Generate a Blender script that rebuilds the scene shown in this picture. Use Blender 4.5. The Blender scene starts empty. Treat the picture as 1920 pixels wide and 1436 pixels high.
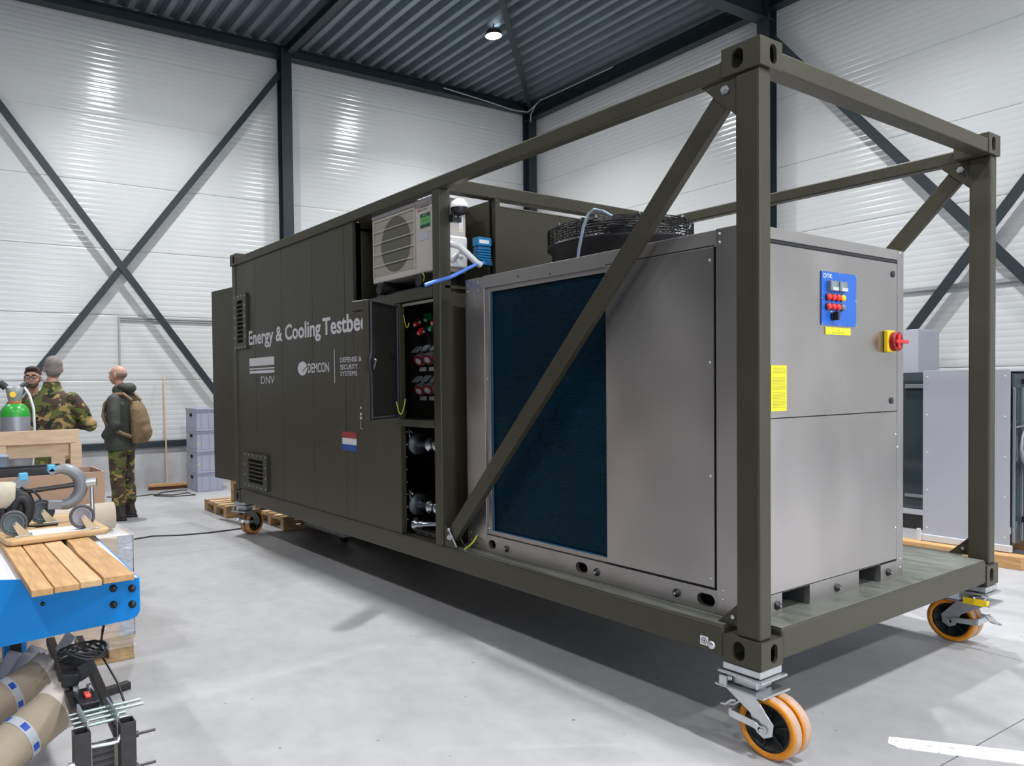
import bpy, bmesh, math, random
from mathutils import Vector, Matrix
random.seed(4)
PI = math.pi
SC = bpy.context.scene
COL = SC.collection
G = 0.37            # all figures below have z = 0 at the underside of the container; the floor is G lower
F = -G
def V(*a): return Vector(a)

# ---------------------------------------------------------------- camera
cam = bpy.data.cameras.new('camera')
camo = bpy.data.objects.new('camera', cam); COL.objects.link(camo)
yaw, pitch, roll = 0.9838833, -0.0229219, -0.0125733
cy, sy, cp, sp = math.cos(yaw), math.sin(yaw), math.cos(pitch), math.sin(pitch)
fw = V(-sy*cp, cy*cp, sp); rt = V(cy, sy, 0); up = rt.cross(fw)
cr, sr = math.cos(roll), math.sin(roll)
r2 = rt*cr + up*sr; u2 = up*cr - rt*sr
mw = Matrix((r2, u2, -fw)).transposed().to_4x4()
mw.translation = V(1.807734, -2.943643, 1.210857 + G)
camo.matrix_world = mw
cam.sensor_fit = 'HORIZONTAL'; cam.sensor_width = 36.0
cam.lens = 1425.524*36/1920
cam.shift_x = 192.331/1920; cam.shift_y = 37.960/1920
cam.clip_start = 0.05; cam.clip_end = 100
SC.camera = camo

# ---------------------------------------------------------------- light and exposure
SC.view_settings.view_transform = 'Standard'; SC.view_settings.look = 'None'
SC.view_settings.gamma = 1.0; SC.view_settings.use_curve_mapping = False
SC.view_settings.exposure = 0.0
SC.cycles.use_denoising = True
SC.cycles.max_bounces = 8; SC.cycles.diffuse_bounces = 5; SC.cycles.glossy_bounces = 4
SC.cycles.sample_clamp_indirect = 6.0
SC.cycles.caustics_reflective = False; SC.cycles.caustics_refractive = False
wd = bpy.data.worlds.new('world'); SC.world = wd; wd.use_nodes = True
wd.node_tree.nodes['Background'].inputs[0].default_value = (0.75, 0.85, 1.0, 1)
wd.node_tree.nodes['Background'].inputs[1].default_value = 0.3
LAMP_W = 150.0
LAMP_XY = [(-7.95,4.87), (-7.8,-.2), (-7.8,-5.3), (-2.6,4.7), (-2.6,.2), (-2.6,-5.0), (2.6,4.7), (2.6,.2), (2.6,-5.0), (7.4,4.7), (7.4,.2), (7.4,-5.0)]   # hall frame
LAMP_COL = (0.975, 0.985, 1.0)

# ---------------------------------------------------------------- helpers
ORG = {}
def setp(o, label=None, cat=None, group=None, kind=None):
    if label: o['label'] = label
    if cat: o['category'] = cat
    if group: o['group'] = group
    if kind: o['kind'] = kind
    return o
def thing(name, label, cat, loc=(0,0,0), rz=0.0, group=None, kind=None):
    o = bpy.data.objects.new(name, None); COL.objects.link(o)
    o.location = (loc[0], loc[1], loc[2]+G); o.rotation_euler = (0,0,rz)
    o.empty_display_size = 0.2
    ORG[o.name] = Vector(loc) if rz == 0 else Vector((0,0,0))
    return setp(o, label, cat, group, kind)
def frame_for(axis):
    a = Vector(axis).normalized()
    t = V(0,0,1) if abs(a.z) < .95 else V(1,0,0)
    x = t.cross(a).normalized(); return x, a.cross(x).normalized(), a
class MB:
    def __init__(s): s.v = []; s.f = []; s.sm = []
    def add(s, vs, fs, smooth=False):
        b = len(s.v); s.v += [Vector(v) for v in vs]
        s.f += [tuple(i+b for i in f) for f in fs]; s.sm += [smooth]*len(fs); return s
    def box(s, x0, x1, y0, y1, z0, z1, M=None):
        vs = [V(x,y,z) for z in (z0,z1) for y in (y0,y1) for x in (x0,x1)]
        if M: vs = [M @ v for v in vs]
        return s.add(vs, [(0,2,3,1),(4,5,7,6),(0,1,5,4),(2,6,7,3),(0,4,6,2),(1,3,7,5)])
    def bar(s, a, b, w, h, upv=(0,0,1)):
        """box beam between two points, w across, h along upv"""
        a = Vector(a); b = Vector(b); d = (b-a).normalized(); x = d.cross(Vector(upv)).normalized(); y = x.cross(d).normalized()
        vs = [p + x*i*w/2 + y*j*h/2 for p in (a,b) for j in (-1,1) for i in (-1,1)]
        return s.add(vs, [(0,2,3,1),(4,5,7,6),(0,1,5,4),(2,6,7,3),(0,4,6,2),(1,3,7,5)])
    def cyl(s, a, b, r, n=16, r2=None, caps=True, smooth=True):
        a = Vector(a); b = Vector(b); x, y, _ = frame_for(b-a); r2 = r if r2 is None else r2
        vs = [p + (x*math.cos(2*PI*i/n) + y*math.sin(2*PI*i/n))*q for p, q in ((a,r),(b,r2)) for i in range(n)]
        s.add(vs, [(i,(i+1)%n,n+(i+1)%n,n+i) for i in range(n)], smooth)
        if caps:
            s.add(vs, [tuple(range(n-1,-1,-1)), tuple(range(n,2*n))])
        return s
    def tube(s, pts, r, n=8, rs=None, closed=False):
        pts = [Vector(p) for p in pts]; m = len(pts); vs = []
        px = None
        for k, p in enumerate(pts):
            if closed: d = pts[(k+1)%m]-pts[k-1]
            else: d = (pts[min(k+1,m-1)]-pts[max(k-1,0)])
            d.normalize()
            if px is None: px, _, _ = frame_for(d)
            px = (px - d*px.dot(d)).normalized(); py = d.cross(px)
            rr = rs[k] if rs else r
            vs += [p + (px*math.cos(2*PI*i/n) + py*math.sin(2*PI*i/n))*rr for i in range(n)]
        fs = []
        for k in range(m if closed else m-1):
            k2 = (k+1) % m
            fs += [(k*n+i, k*n+(i+1)%n, k2*n+(i+1)%n, k2*n+i) for i in range(n)]
        s.add(vs, fs, True)
        if not closed: s.add(vs, [tuple(range(n-1,-1,-1)), tuple(range((m-1)*n, m*n))])
        return s
    def lathe(s, prof, c=(0,0,0), axis=(0,0,1), n=32, smooth=True, closed=False):
        c = Vector(c); x, y, a = frame_for(axis); m = len(prof); vs = []
        for r, h in prof:
            vs += [c + a*h + (x*math.cos(2*PI*i/n) + y*math.sin(2*PI*i/n))*r for i in range(n)]
        fs = []
        for k in range(m if closed else m-1):
            k2 = (k+1) % m
            fs += [(k*n+i, k*n+(i+1)%n, k2*n+(i+1)%n, k2*n+i) for i in range(n)]
        return s.add(vs, fs, smooth)
    def prism(s, poly, d, smooth=False):
        """poly: 3-D points of a planar outline, extruded by vector d"""
        d = Vector(d); n = len(poly); p = [Vector(q) for q in poly]
        s.add(p + [q+d for q in p], [tuple(range(n-1,-1,-1)), tuple(range(n,2*n))] + [(i,(i+1)%n,n+(i+1)%n,n+i) for i in range(n)], smooth)
        return s
    def plate_hole(s, o, ux, uy, w, h, hw, hh, t, cx=None, cz=None, n=28):
        """plate w x h with origin o (corner), unit axes ux, uy, an oblong hole hw x hh centred at cx,cz; t = thickness vector"""
        o = Vector(o); ux = Vector(ux); uy = Vector(uy); t = Vector(t)
        cx = w/2 if cx is None else cx; cz = h/2 if cz is None else cz
        ang = [2*PI*i/n for i in range(n)] + [math.atan2(Y-cz, X-cx) % (2*PI) for X in (0,w) for Y in (0,h)]
        ang = sorted(set(round(a, 5) for a in ang))
        inner, outer = [], []
        r = min(hw, hh)/2; ex = hw/2-r; ey = hh/2-r
        for a in ang:
            c_, s_ = math.cos(a), math.sin(a)
            lo, hi = 0.0, max(hw, hh)
            for _ in range(30):
                m = (lo+hi)/2; X, Y = abs(m*c_), abs(m*s_)
                dd = math.hypot(max(X-ex,0), max(Y-ey,0)) - r
                if dd > 0: hi = m
                else: lo = m
            inner.append((cx+lo*c_, cz+lo*s_))
            k = min(((w-cx)/c_ if c_ > 1e-9 else (-cx/c_ if c_ < -1e-9 else 1e9)), ((h-cz)/s_ if s_ > 1e-9 else (-cz/s_ if s_ < -1e-9 else 1e9)))
            outer.append((cx+k*c_, cz+k*s_))
        m = len(ang)
        P = lambda q: o + ux*q[0] + uy*q[1]
        vs = [P(q) for q in inner] + [P(q) for q in outer] + [P(q)+t for q in inner] + [P(q)+t for q in outer]
        fs = []
        for i in range(m):
            j = (i+1) % m
            fs += [(i,m+i,m+j,j), (2*m+i,2*m+j,3*m+j,3*m+i), (i,j,2*m+j,2*m+i), (m+i,3*m+i,3*m+j,m+j)]
        return s.add(vs, fs)
    def build(s, name, m, parent=None, bevel=0, origin=None, seg=2):
        if parent is not None: org = ORG.get(parent.name, V(0,0,0))
        elif origin is not None: org = Vector(origin)
        else:
            lo = [min(v[i] for v in s.v) for i in range(3)]; hi = [max(v[i] for v in s.v) for i in range(3)]
            org = V((lo[0]+hi[0])/2, (lo[1]+hi[1])/2, lo[2])
        me = bpy.data.meshes.new(name); me.from_pydata([v-org for v in s.v], [], s.f); me.update()
        bm = bmesh.new(); bm.from_mesh(me); bmesh.ops.recalc_face_normals(bm, faces=bm.faces); bm.to_mesh(me); bm.free()
        if len(me.polygons) == len(s.sm): me.polygons.foreach_set('use_smooth', s.sm)
        me.materials.append(m)
        o = bpy.data.objects.new(name, me); COL.objects.link(o)
        if parent is not None:
            o.parent = parent; ORG[o.name] = org
        else:
            o.location = (org.x, org.y, org.z+G); ORG[o.name] = org
        if bevel:
            b = o.modifiers.new('bevel', 'BEVEL'); b.width = bevel; b.segments = seg; b.limit_method = 'ANGLE'; b.angle_limit = math.radians(35)
            b.harden_normals = False
        return o
def dup(o, parent=None, loc=None, rz=None, label=None, group=None):
    c = o.copy(); COL.objects.link(c)
    if parent is not None: c.parent = parent
    for ch in o.children: dup(ch, c)
    if loc is not None: c.location = (loc[0], loc[1], loc[2]+G)
    if rz is not None: c.rotation_euler = (0,0,rz)
    if label: c['label'] = label
    if group: c['group'] = group
    return c

# ---------------------------------------------------------------- materials
MATS = {}
def mat(name, col, rough=0.5, metal=0.0, var=0.0, scale=6.0, bump=0.0, bscale=60.0, stretch=None, spec=None, emit=None, alpha=None, rvar=0.0, detail=4.0, coat=0.0):
    if name in MATS: return MATS[name]
    m = bpy.data.materials.new(name); m.use_nodes = True; nt = m.node_tree; N = nt.nodes; L = nt.links
    b = N['Principled BSDF']
    b.inputs['Base Color'].default_value = (*col, 1); b.inputs['Roughness'].default_value = rough; b.inputs['Metallic'].default_value = metal
    if spec is not None: b.inputs['Specular IOR Level'].default_value = spec
    if coat: b.inputs['Coat Weight'].default_value = coat
    if emit: b.inputs['Emission Color'].default_value = (*emit[0],1); b.inputs['Emission Strength'].default_value = emit[1]
    tc = N.new('ShaderNodeTexCoord'); mp = N.new('ShaderNodeMapping'); L.new(tc.outputs['Object'], mp.inputs[0])
    if stretch: mp.inputs['Scale'].default_value = stretch
    if var or rvar:
        n = N.new('ShaderNodeTexNoise'); n.inputs['Scale'].default_value = scale; n.inputs['Detail'].default_value = detail; n.inputs['Roughness'].default_value = 0.6
        L.new(mp.outputs[0], n.inputs['Vector'])
    if var:
        r = N.new('ShaderNodeValToRGB'); L.new(n.outputs['Fac'], r.inputs[0])
        r.color_ramp.elements[0].position = 0.3; r.color_ramp.elements[1].position = 0.7
        r.color_ramp.elements[0].color = (*[max(0,c*(1-var)) for c in col],1); r.color_ramp.elements[1].color = (*[min(1,c*(1+var)) for c in col],1)
        L.new(r.outputs[0], b.inputs['Base Color'])
    if rvar:
        mr = N.new('ShaderNodeMapRange'); mr.inputs[3].default_value = rough-rvar; mr.inputs[4].default_value = rough+rvar
        mr.inputs[1].default_value = 0.3; mr.inputs[2].default_value = 0.7
        L.new(n.outputs['Fac'], mr.inputs[0]); L.new(mr.outputs[0], b.inputs['Roughness'])
    if bump:
        n2 = N.new('ShaderNodeTexNoise'); n2.inputs['Scale'].default_value = bscale; n2.inputs['Detail'].default_value = 3
        L.new(mp.outputs[0], n2.inputs['Vector'])
        bp = N.new('ShaderNodeBump'); bp.inputs['Strength'].default_value = bump; bp.inputs['Distance'].default_value = 0.01
        L.new(n2.outputs['Fac'], bp.inputs['Height']); L.new(bp.outputs[0], b.inputs['Normal'])
    MATS[name] = m; return m
OLIVE = mat('olive_paint', (0.050,0.045,0.029), 0.42, 0, 0.10, 3.0, 0.05, 220, rvar=0.06, spec=0.38)
OLIVE_D = mat('olive_paint_worn', (0.135,0.142,0.122), 0.38, 0, 0.30, 9.0, 0.05, 90, rvar=0.12, stretch=(0.5,2,1))
STEEL = mat('stainless_steel', (0.43,0.405,0.395), 0.33, 0.85, 0.22, 1.3, 0.02, 300, rvar=0.09, stretch=(1,1,0.6), detail=2.0)
STEEL2 = mat('stainless_trim', (0.40,0.38,0.37), 0.38, 0.85, 0.07, 3.0)
ZINC = mat('zinc_plate', (0.62,0.64,0.66), 0.33, 0.9, 0.12, 14)
GALV = mat('galvanised', (0.42,0.45,0.48), 0.45, 0.8, 0.25, 30)
COIL = mat('coil_fin', (0.0,0.024,0.046), 0.38, 0.0, 0.25, 2.0, spec=0.3)
COIL_E = mat('coil_edge_film', (0.02,0.22,0.50), 0.4)
BLACKP = mat('black_plastic', (0.012,0.013,0.016), 0.38)
RUBBER = mat('rubber', (0.014,0.014,0.016), 0.6)
DARK = mat('dark_void', (0.004,0.004,0.004), 0.9)
DSTEEL = mat('petrol_grey_paint', (0.017,0.027,0.034), 0.42, 0, 0.08, 3)
WPANEL = mat('white_sandwich_panel', (0.60,0.61,0.605), 0.15, 0, 0.02, 0.6, spec=0.55)
CONC = mat('plinth_concrete', (0.42,0.42,0.43), 0.8, 0, 0.12, 4, 0.1, 40)
DECK = mat('roof_deck_steel', (0.20,0.255,0.285), 0.36, 0.45, 0.10, 2.0)
WHITEP = mat('cream_enamel', (0.55,0.50,0.47), 0.4)
WHITE = mat('white_plastic', (0.80,0.80,0.80), 0.4)
WTXT = mat('white_vinyl', (0.66,0.65,0.70), 0.5)
ORANGE = mat('orange_polyurethane', (0.78,0.28,0.015), 0.35)
TREAD = mat('worn_tread', (0.50,0.33,0.24), 0.55, 0, 0.12, 30)
BLUEB = mat('bench_blue', (0.0,0.25,0.72), 0.42)
LGREY2 = None
BLUEP = mat('panel_blue', (0.01,0.11,0.50), 0.4)
YEL = mat('label_yellow', (0.78,0.68,0.02), 0.5)
YEL2 = mat('switch_yellow', (0.92,0.60,0.01), 0.4)
RED = mat('signal_red', (0.62,0.02,0.02), 0.35)
GREEN = mat('plug_green', (0.01,0.22,0.06), 0.35)
GREYP = mat('grey_plastic', (0.16,0.18,0.21), 0.45)
LGREY = mat('pale_grey_plastic', (0.50,0.53,0.56), 0.45)
TRAYC = mat('crate_grey_blue', (0.36,0.37,0.47), 0.5)
CABW = mat('cabinet_grey_white', (0.38,0.385,0.43), 0.45)
CABD = mat('cabinet_dark_inside', (0.10,0.12,0.14), 0.35, 0.5, 0.15, 2)
PINE = mat('pine', (0.50,0.285,0.12), 0.6, 0, 0.22, 9, 0.08, 60, stretch=(0.6,6,6))
PINE_L = mat('pale_pine', (0.60,0.43,0.28), 0.62, 0, 0.14, 8, 0.08, 60, stretch=(4,0.8,4))
PINE_P = mat('pale_plank_pine', (0.56,0.36,0.185), 0.6, 0, 0.15, 9, 0.08, 60, stretch=(0.6,6,6))
PALLET = mat('pallet_wood', (0.45,0.30,0.15), 0.75, 0, 0.3, 10, 0.1, 60)
PLY = mat('plywood', (0.52,0.34,0.17), 0.6, 0, 0.12, 5, stretch=(3,0.7,3))
CARD = mat('cardboard', (0.43,0.28,0.19), 0.8, 0, 0.06, 6)
KRAFT = mat('kraft_paper', (0.36,0.29,0.21), 0.7, 0, 0.12, 5, 0.15, 12)
CREAM = mat('cream_tube', (0.50,0.42,0.34), 0.6, 0, 0.04, 5)
BSTEEL = mat('black_square_tube', (0.05,0.045,0.045), 0.4, 0.5, 0.2, 20)
PAPER = mat('paper', (0.80,0.80,0.82), 0.6)
CLOTHW = mat('webbing_cream', (0.48,0.43,0.33), 0.8, 0, 0.1, 20, 0.3, 60)
SKIN = mat('skin', (0.52,0.29,0.21), 0.5, 0, 0.08, 10)
HAIRG = mat('grey_hair', (0.22,0.19,0.18), 0.8, 0, 0.3, 60, 0.5, 150)
HAIRB = mat('brown_hair', (0.045,0.03,0.022), 0.8, 0, 0.3, 60, 0.5, 150)
JACK = mat('dark_green_grey_jacket', (0.050,0.053,0.045), 0.75, 0, 0.15, 12, 0.4, 14)
NAVY = mat('navy_cloth', (0.012,0.018,0.035), 0.8)
PACK = mat('tan_backpack_cloth', (0.20,0.13,0.07), 0.8, 0, 0.25, 25, 0.3, 20)
BOOT = mat('dark_brown_leather', (0.035,0.025,0.02), 0.45, 0, 0.2, 20)
CYLG = mat('cylinder_green', (0.03,0.32,0.04), 0.3)
CYLS = mat('cylinder_grey', (0.32,0.33,0.38), 0.35, 0.3, 0.1, 8)
OR2 = mat('orange_ring', (0.65,0.13,0.02), 0.4)
BLUE2 = mat('hose_blue', (0.10,0.25,0.80), 0.35)
BLUE3 = mat('box_blue', (0.0,0.20,0.45), 0.4)
CLAMPG = mat('cast_iron_grey_paint', (0.22,0.23,0.25), 0.4, 0.3, 0.1, 20)
PAD = mat('light_blue_pad', (0.10,0.42,0.68), 0.5)
FLR = mat('flag_red', (0.30,0.035,0.04), 0.5)
FLB = mat('flag_blue', (0.01,0.07,0.33), 0.5)
YG = mat('earth_wire_yellow_green', (0.45,0.50,0.03), 0.5)
GLASSY = mat('stretch_film', (0.75,0.75,0.75), 0.12)
def camo_mat():
    m = bpy.data.materials.new('woodland_camouflage'); m.use_nodes = True; nt = m.node_tree; N = nt.nodes; L = nt.links
    b = N['Principled BSDF']; b.inputs['Roughness'].default_value = 0.85
    tc = N.new('ShaderNodeTexCoord'); mp = N.new('ShaderNodeMapping'); mp.inputs['Scale'].default_value = (1,1,1.5); L.new(tc.outputs['Object'], mp.inputs[0])
    def layer(sc, thr, col, prev, off):
        n = N.new('ShaderNodeTexNoise'); n.inputs['Scale'].default_value = sc; n.inputs['Detail'].default_value = 2.5; n.inputs['Distortion'].default_value = 0.6
        m2 = N.new('ShaderNodeMapping'); m2.inputs['Location'].default_value = (off, off*1.7, off*.6); L.new(mp.outputs[0], m2.inputs[0]); L.new(m2.outputs[0], n.inputs['Vector'])
        r = N.new('ShaderNodeValToRGB'); r.color_ramp.interpolation = 'CONSTANT'; r.color_ramp.elements[1].position = thr
        r.color_ramp.elements[0].color = (0,0,0,1); r.color_ramp.elements[1].color = (1,1,1,1); L.new(n.outputs['Fac'], r.inputs[0])
        mx = N.new('ShaderNodeMix'); mx.data_type = 'RGBA'; L.new(r.outputs[0], mx.inputs[0])
        if prev is None: mx.inputs[6].default_value = (0.105,0.125,0.03,1)
        else: L.new(prev, mx.inputs[6])
        mx.inputs[7].default_value = (*col,1); return mx.outputs[2]
    p = layer(7, 0.50, (0.065,0.04,0.025), None, 0)
    p = layer(9, 0.585, (0.36,0.25,0.09), p, 5.3)
    p = layer(10, 0.60, (0.015,0.017,0.012), p, 11.1)
    L.new(p, b.inputs['Base Color']); return m
CAMO = camo_mat()
def floor_mat():
    m = bpy.data.materials.new('polished_concrete_floor'); m.use_nodes = True; nt = m.node_tree; N = nt.nodes; L = nt.links
    b = N['Principled BSDF']
    tc = N.new('ShaderNodeTexCoord')
    def noise(sc, det, st=(1,1,1), rough=.6):
        mp = N.new('ShaderNodeMapping'); mp.inputs['Scale'].default_value = st; L.new(tc.outputs['Object'], mp.inputs[0])
        n = N.new('ShaderNodeTexNoise'); n.inputs['Scale'].default_value = sc; n.inputs['Detail'].default_value = det; n.inputs['Roughness'].default_value = rough; L.new(mp.outputs[0], n.inputs['Vector']); return n.outputs['Fac']
    a = noise(0.7, 6); c = noise(9, 5); e = noise(3, 4, (1,0.15,1)); dots = noise(22, 1)
    r = N.new('ShaderNodeValToRGB'); r.color_ramp.elements[0].position = .3; r.color_ramp.elements[1].position = .72
    r.color_ramp.elements[0].color = (.345,.342,.348,1); r.color_ramp.elements[1].color = (.445,.442,.45,1); L.new(a, r.inputs[0])
    r2_ = N.new('ShaderNodeValToRGB'); r2_.color_ramp.elements[0].position = .25; r2_.color_ramp.elements[1].position = .6
    r2_.color_ramp.elements[0].color = (.87,.87,.87,1); r2_.color_ramp.elements[1].color = (1,1,1,1); L.new(c, r2_.inputs[0])
    mx = N.new('ShaderNodeMix'); mx.data_type = 'RGBA'; mx.blend_type = 'MULTIPLY'; mx.inputs[0].default_value = 1; L.new(r.outputs[0], mx.inputs[6]); L.new(r2_.outputs[0], mx.inputs[7])
    r3 = N.new('ShaderNodeValToRGB'); r3.color_ramp.elements[0].position = .20; r3.color_ramp.elements[1].position = .235
    r3.color_ramp.elements[0].color = (.5,.48,.46,1); r3.color_ramp.elements[1].color = (1,1,1,1); L.new(dots, r3.inputs[0])
    m2 = N.new('ShaderNodeMix'); m2.data_type = 'RGBA'; m2.blend_type = 'MULTIPLY'; m2.inputs[0].default_value = 1; L.new(mx.outputs[2], m2.inputs[6]); L.new(r3.outputs[0], m2.inputs[7])
    L.new(m2.outputs[2], b.inputs['Base Color'])
    mr = N.new('ShaderNodeMapRange'); mr.inputs[3].default_value = .36; mr.inputs[4].default_value = .55; L.new(e, mr.inputs[0]); L.new(mr.outputs[0], b.inputs['Roughness'])
    return m
FLOOR = floor_mat()
def worn_paint():
    m = bpy.data.materials.new('worn_white_floor_paint'); m.use_nodes = True; nt = m.node_tree; N = nt.nodes; L = nt.links
    b = N['Principled BSDF']; n = N.new('ShaderNodeTexNoise'); n.inputs['Scale'].default_value = 35; n.inputs['Detail'].default_value = 4
    tc = N.new('ShaderNodeTexCoord'); L.new(tc.outputs['Object'], n.inputs['Vector'])
    r = N.new('ShaderNodeValToRGB'); r.color_ramp.elements[0].position = .34; r.color_ramp.elements[1].position = .44
    r.color_ramp.elements[0].color = (.55,.55,.56,1); r.color_ramp.elements[1].color = (.86,.86,.85,1)
    L.new(n.outputs['Fac'], r.inputs[0]); L.new(r.outputs[0], b.inputs['Base Color']); b.inputs['Roughness'].default_value = .6; return m

# ---------------------------------------------------------------- the hall (its own frame: turned by WY)
WY = -0.036062
WXL, WYR = -10.557, 7.874           # inner faces of wall_left and wall_right
X2, Y2 = 9.5, -8.5
hall_children = []
def hall(o):
    o.rotation_euler = (0,0,WY); o.location = (0,0,G); return o
def hb(mb, name, m, bevel=0, kind='structure', parent=None):
    if parent is None:
        o = mb.build(name, m, None, bevel, origin=(0,0,0)); hall(o); ORG[o.name] = V(0,0,0)
        if kind: o['kind'] = kind
        return o
    return mb.build(name, m, parent, bevel)
def H2W(x, y):
    c, s = math.cos(WY), math.sin(WY); return (x*c - y*s, x*s + y*c)

fl = MB().box(WXL-.3, X2+.3, Y2-.3, WYR+.3, F-.2, F-.012)
floor = hb(fl, 'floor', mat('floor_joint', (0.10,0.10,0.10), .9))
xs = [WXL, -5.45, 0.42, 5.2, X2]; ys = [Y2, -4.2, 2.235, WYR]
for i in range(4):
    for j in range(3):
        hb(MB().box(xs[i]+.003, xs[i+1]-.003, ys[j]+.003, ys[j+1]-.003, F-.012, F), 'floor_slab', FLOOR, parent=floor)

def wall_profile(z0, z1):
    """one sandwich panel: a flat sheet with fine rolled grooves, a deeper joint at the bottom; returns (depth, z)"""
    pr = [(-.012, z0), (-.012, z0+.005), (-.002, z0+.010)]
    n = 12; h = z1-z0-.016
    for k in range(n):
        a = z0+.012 + h*k/n; w = h/n
        pr += [(-.0022, a), (-.0004, a+w*.10), (0, a+w*.35), (.0001, a+w*.5), (0, a+w*.65), (-.0004, a+w*.90)]
    pr += [(-.003, z1-.004), (-.006, z1-.001)]
    return pr
JZ = [.375, 1.35, 2.365, 3.38, 4.40, 5.42, 6.43, 7.3]
def panel_wall(wall, axis, face, a0, a1, sign):
    # axis 'y': wall plane x = face, panels run along y ; sign = direction into the room
    for z0, z1 in zip(JZ[:-1], JZ[1:]):
        pr = wall_profile(z0, z1); vs = []
        for a in (a0, a1):
            for d, z in pr:
                vs.append((face+sign*d, a, z) if axis == 'y' else (a, face+sign*d, z))
        n = len(pr)
        mb = MB().add(vs, [(i, i+1, n+i+1, n+i) for i in range(n-1)], True)
        hb(mb, 'panel', WPANEL, parent=wall)
wl = hb(MB().box(WXL-.25, WXL-.02, Y2, WYR+.25, F, 7.4).box(WXL-.02, WXL+.01, Y2, WYR, F, .29), 'wall_left', CONC)
for a0, a1 in ((-8.5,-3.05), (-3.05,2.31), (2.31,WYR)): panel_wall(wl, 'y', WXL, a0, a1, 1)
wr = hb(MB().box(WXL-.25, X2, WYR+.02, WYR+.25, F, 7.4).box(WXL, X2, WYR-.01, WYR+.02, F, .29), 'wall_right', CONC)
for a0, a1 in ((WXL,-5.05), (-5.05,.4), (.4,5.8), (5.8,X2)): panel_wall(wr, 'x', WYR, a0, a1, -1)
hb(MB().box(X2, X2+.2, Y2, WYR+.25, F, 7.4), 'wall_front', mat('plain_wall_front', (0.62,0.65,0.68), .5))
dw = hb(MB().box(X2-.06, X2-.001, -4.6, -4.5, F, 4.2).box(X2-.06, X2-.001, 2.5, 2.6, F, 4.2).box(X2-.06, X2-.001, -4.6, 2.6, 4.2, 4.3), 'window_1', DSTEEL)
for k in range(5):
    hb(MB().box(X2-.04, X2-.02, -4.5+1.4*k+.03, -4.5+1.4*(k+1)-.03, .4, 4.2), 'pane', mat('daylit_pane', (.8,.85,.9), .4, emit=((0.80,0.88,1.0), 4.0)), parent=dw)
hb(MB().box(WXL-.25, X2+.2, Y2-.2, Y2, F, 7.4), 'wall_back', mat('plain_wall', (0.08,0.083,0.09), .5))
hb(MB().box(WXL, WXL+.05, Y2, WYR, .28, .375), 'baseboard_left', DSTEEL)
hb(MB().box(WXL, X2, WYR-.05, WYR, .28, .375), 'baseboard_right', DSTEEL)

# roof deck: trapezoid ribs running along x
pitch = .262; vs = []; prof = []
y = 2.42 - pitch*46
while y < WYR+.3:
    prof += [(y, 7.16), (y+.10, 7.16), (y+.135, 7.05), (y+.225, 7.05)]; y += pitch
for x in (WXL-.2, X2+.2):
    vs += [(x, a, b) for a, b in prof]
n = len(prof)
ceil = MB().add(vs, [(i,i+1,n+i+1,n+i) for i in range(n-1)])
ceil.box(WXL-.2, X2+.2, Y2-.2, WYR+.3, 7.2, 7.3)
hb(ceil, 'ceiling', DECK)

def ibeam(mb, p, q, h, w, upv=(0,0,1), tf=.014, tw=.009):
    p = Vector(p); q = Vector(q); u = Vector(upv)
    mb.bar(p, q, tw, h-2*tf, upv)
    mb.bar(p+u*(h/2-tf/2), q+u*(h/2-tf/2), w, tf, upv); mb.bar(p-u*(h/2-tf/2), q-u*(h/2-tf/2), w, tf, upv)
    return mb
tn = [0]
def trim(mb, m=DSTEEL, bevel=0):
    tn[0] += 1; return hb(mb, 'trim_%d' % tn[0], m, bevel)
# eaves beams: angle + beam
trim(MB().box(WXL+.02, WXL+.21, Y2, WYR, 6.865, 6.88).box(WXL+.02, WXL+.035, Y2, WYR, 6.88, 7.03).box(WXL+.10, WXL+.12, Y2, WYR, 6.88, 7.03).box(WXL+.02, WXL+.21, Y2, WYR, 7.03, 7.045))
trim(MB().box(WXL, X2, WYR-.21, WYR-.02, 6.73, 6.745).box(WXL, X2, WYR-.12, WYR-.10, 6.745, 6.93).box(WXL, X2, WYR-.21, WYR-.02, 6.93, 6.945))
def column(x, y, z1, ax):
    mb = MB()
    a, b = (x, y, F), (x, y, z1)
    u = (1,0,0) if ax == 'x' else (0,1,0)
    return ibeam(mb, a, b, .20, .19, u, .012, .008)
trim(column(WXL+.13, 2.26, 7.0, 'x')); trim(column(WXL+.13, -3.12, 7.0, 'x'))
trim(column(WXL+.13, WYR-.13, 6.98, 'x'))
trim(column(-5.03, WYR-.15, 6.9, 'y')); trim(column(.38, WYR-.15, 6.9, 'y')); trim(column(5.8, WYR-.15, 6.9, 'y'))
# main rafters (across the hall) and the ties
for x in (-5.05, .38, 5.8):
    trim(ibeam(MB(), (x, Y2, 6.80), (x, WYR-.05, 6.80), .46, .20))
trim(ibeam(MB(), (WXL+.1, 2.30, 6.97), (-5.05, 2.30, 6.97), .13, .13))
trim(ibeam(MB(), (WXL+.1, -3.12, 6.97), (-5.05, -3.12, 6.97), .13, .13))
trim(MB().bar((WXL+.30, WYR-.25, 6.93), (-5.15, 2.35, 6.93), .09, .03))
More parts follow.
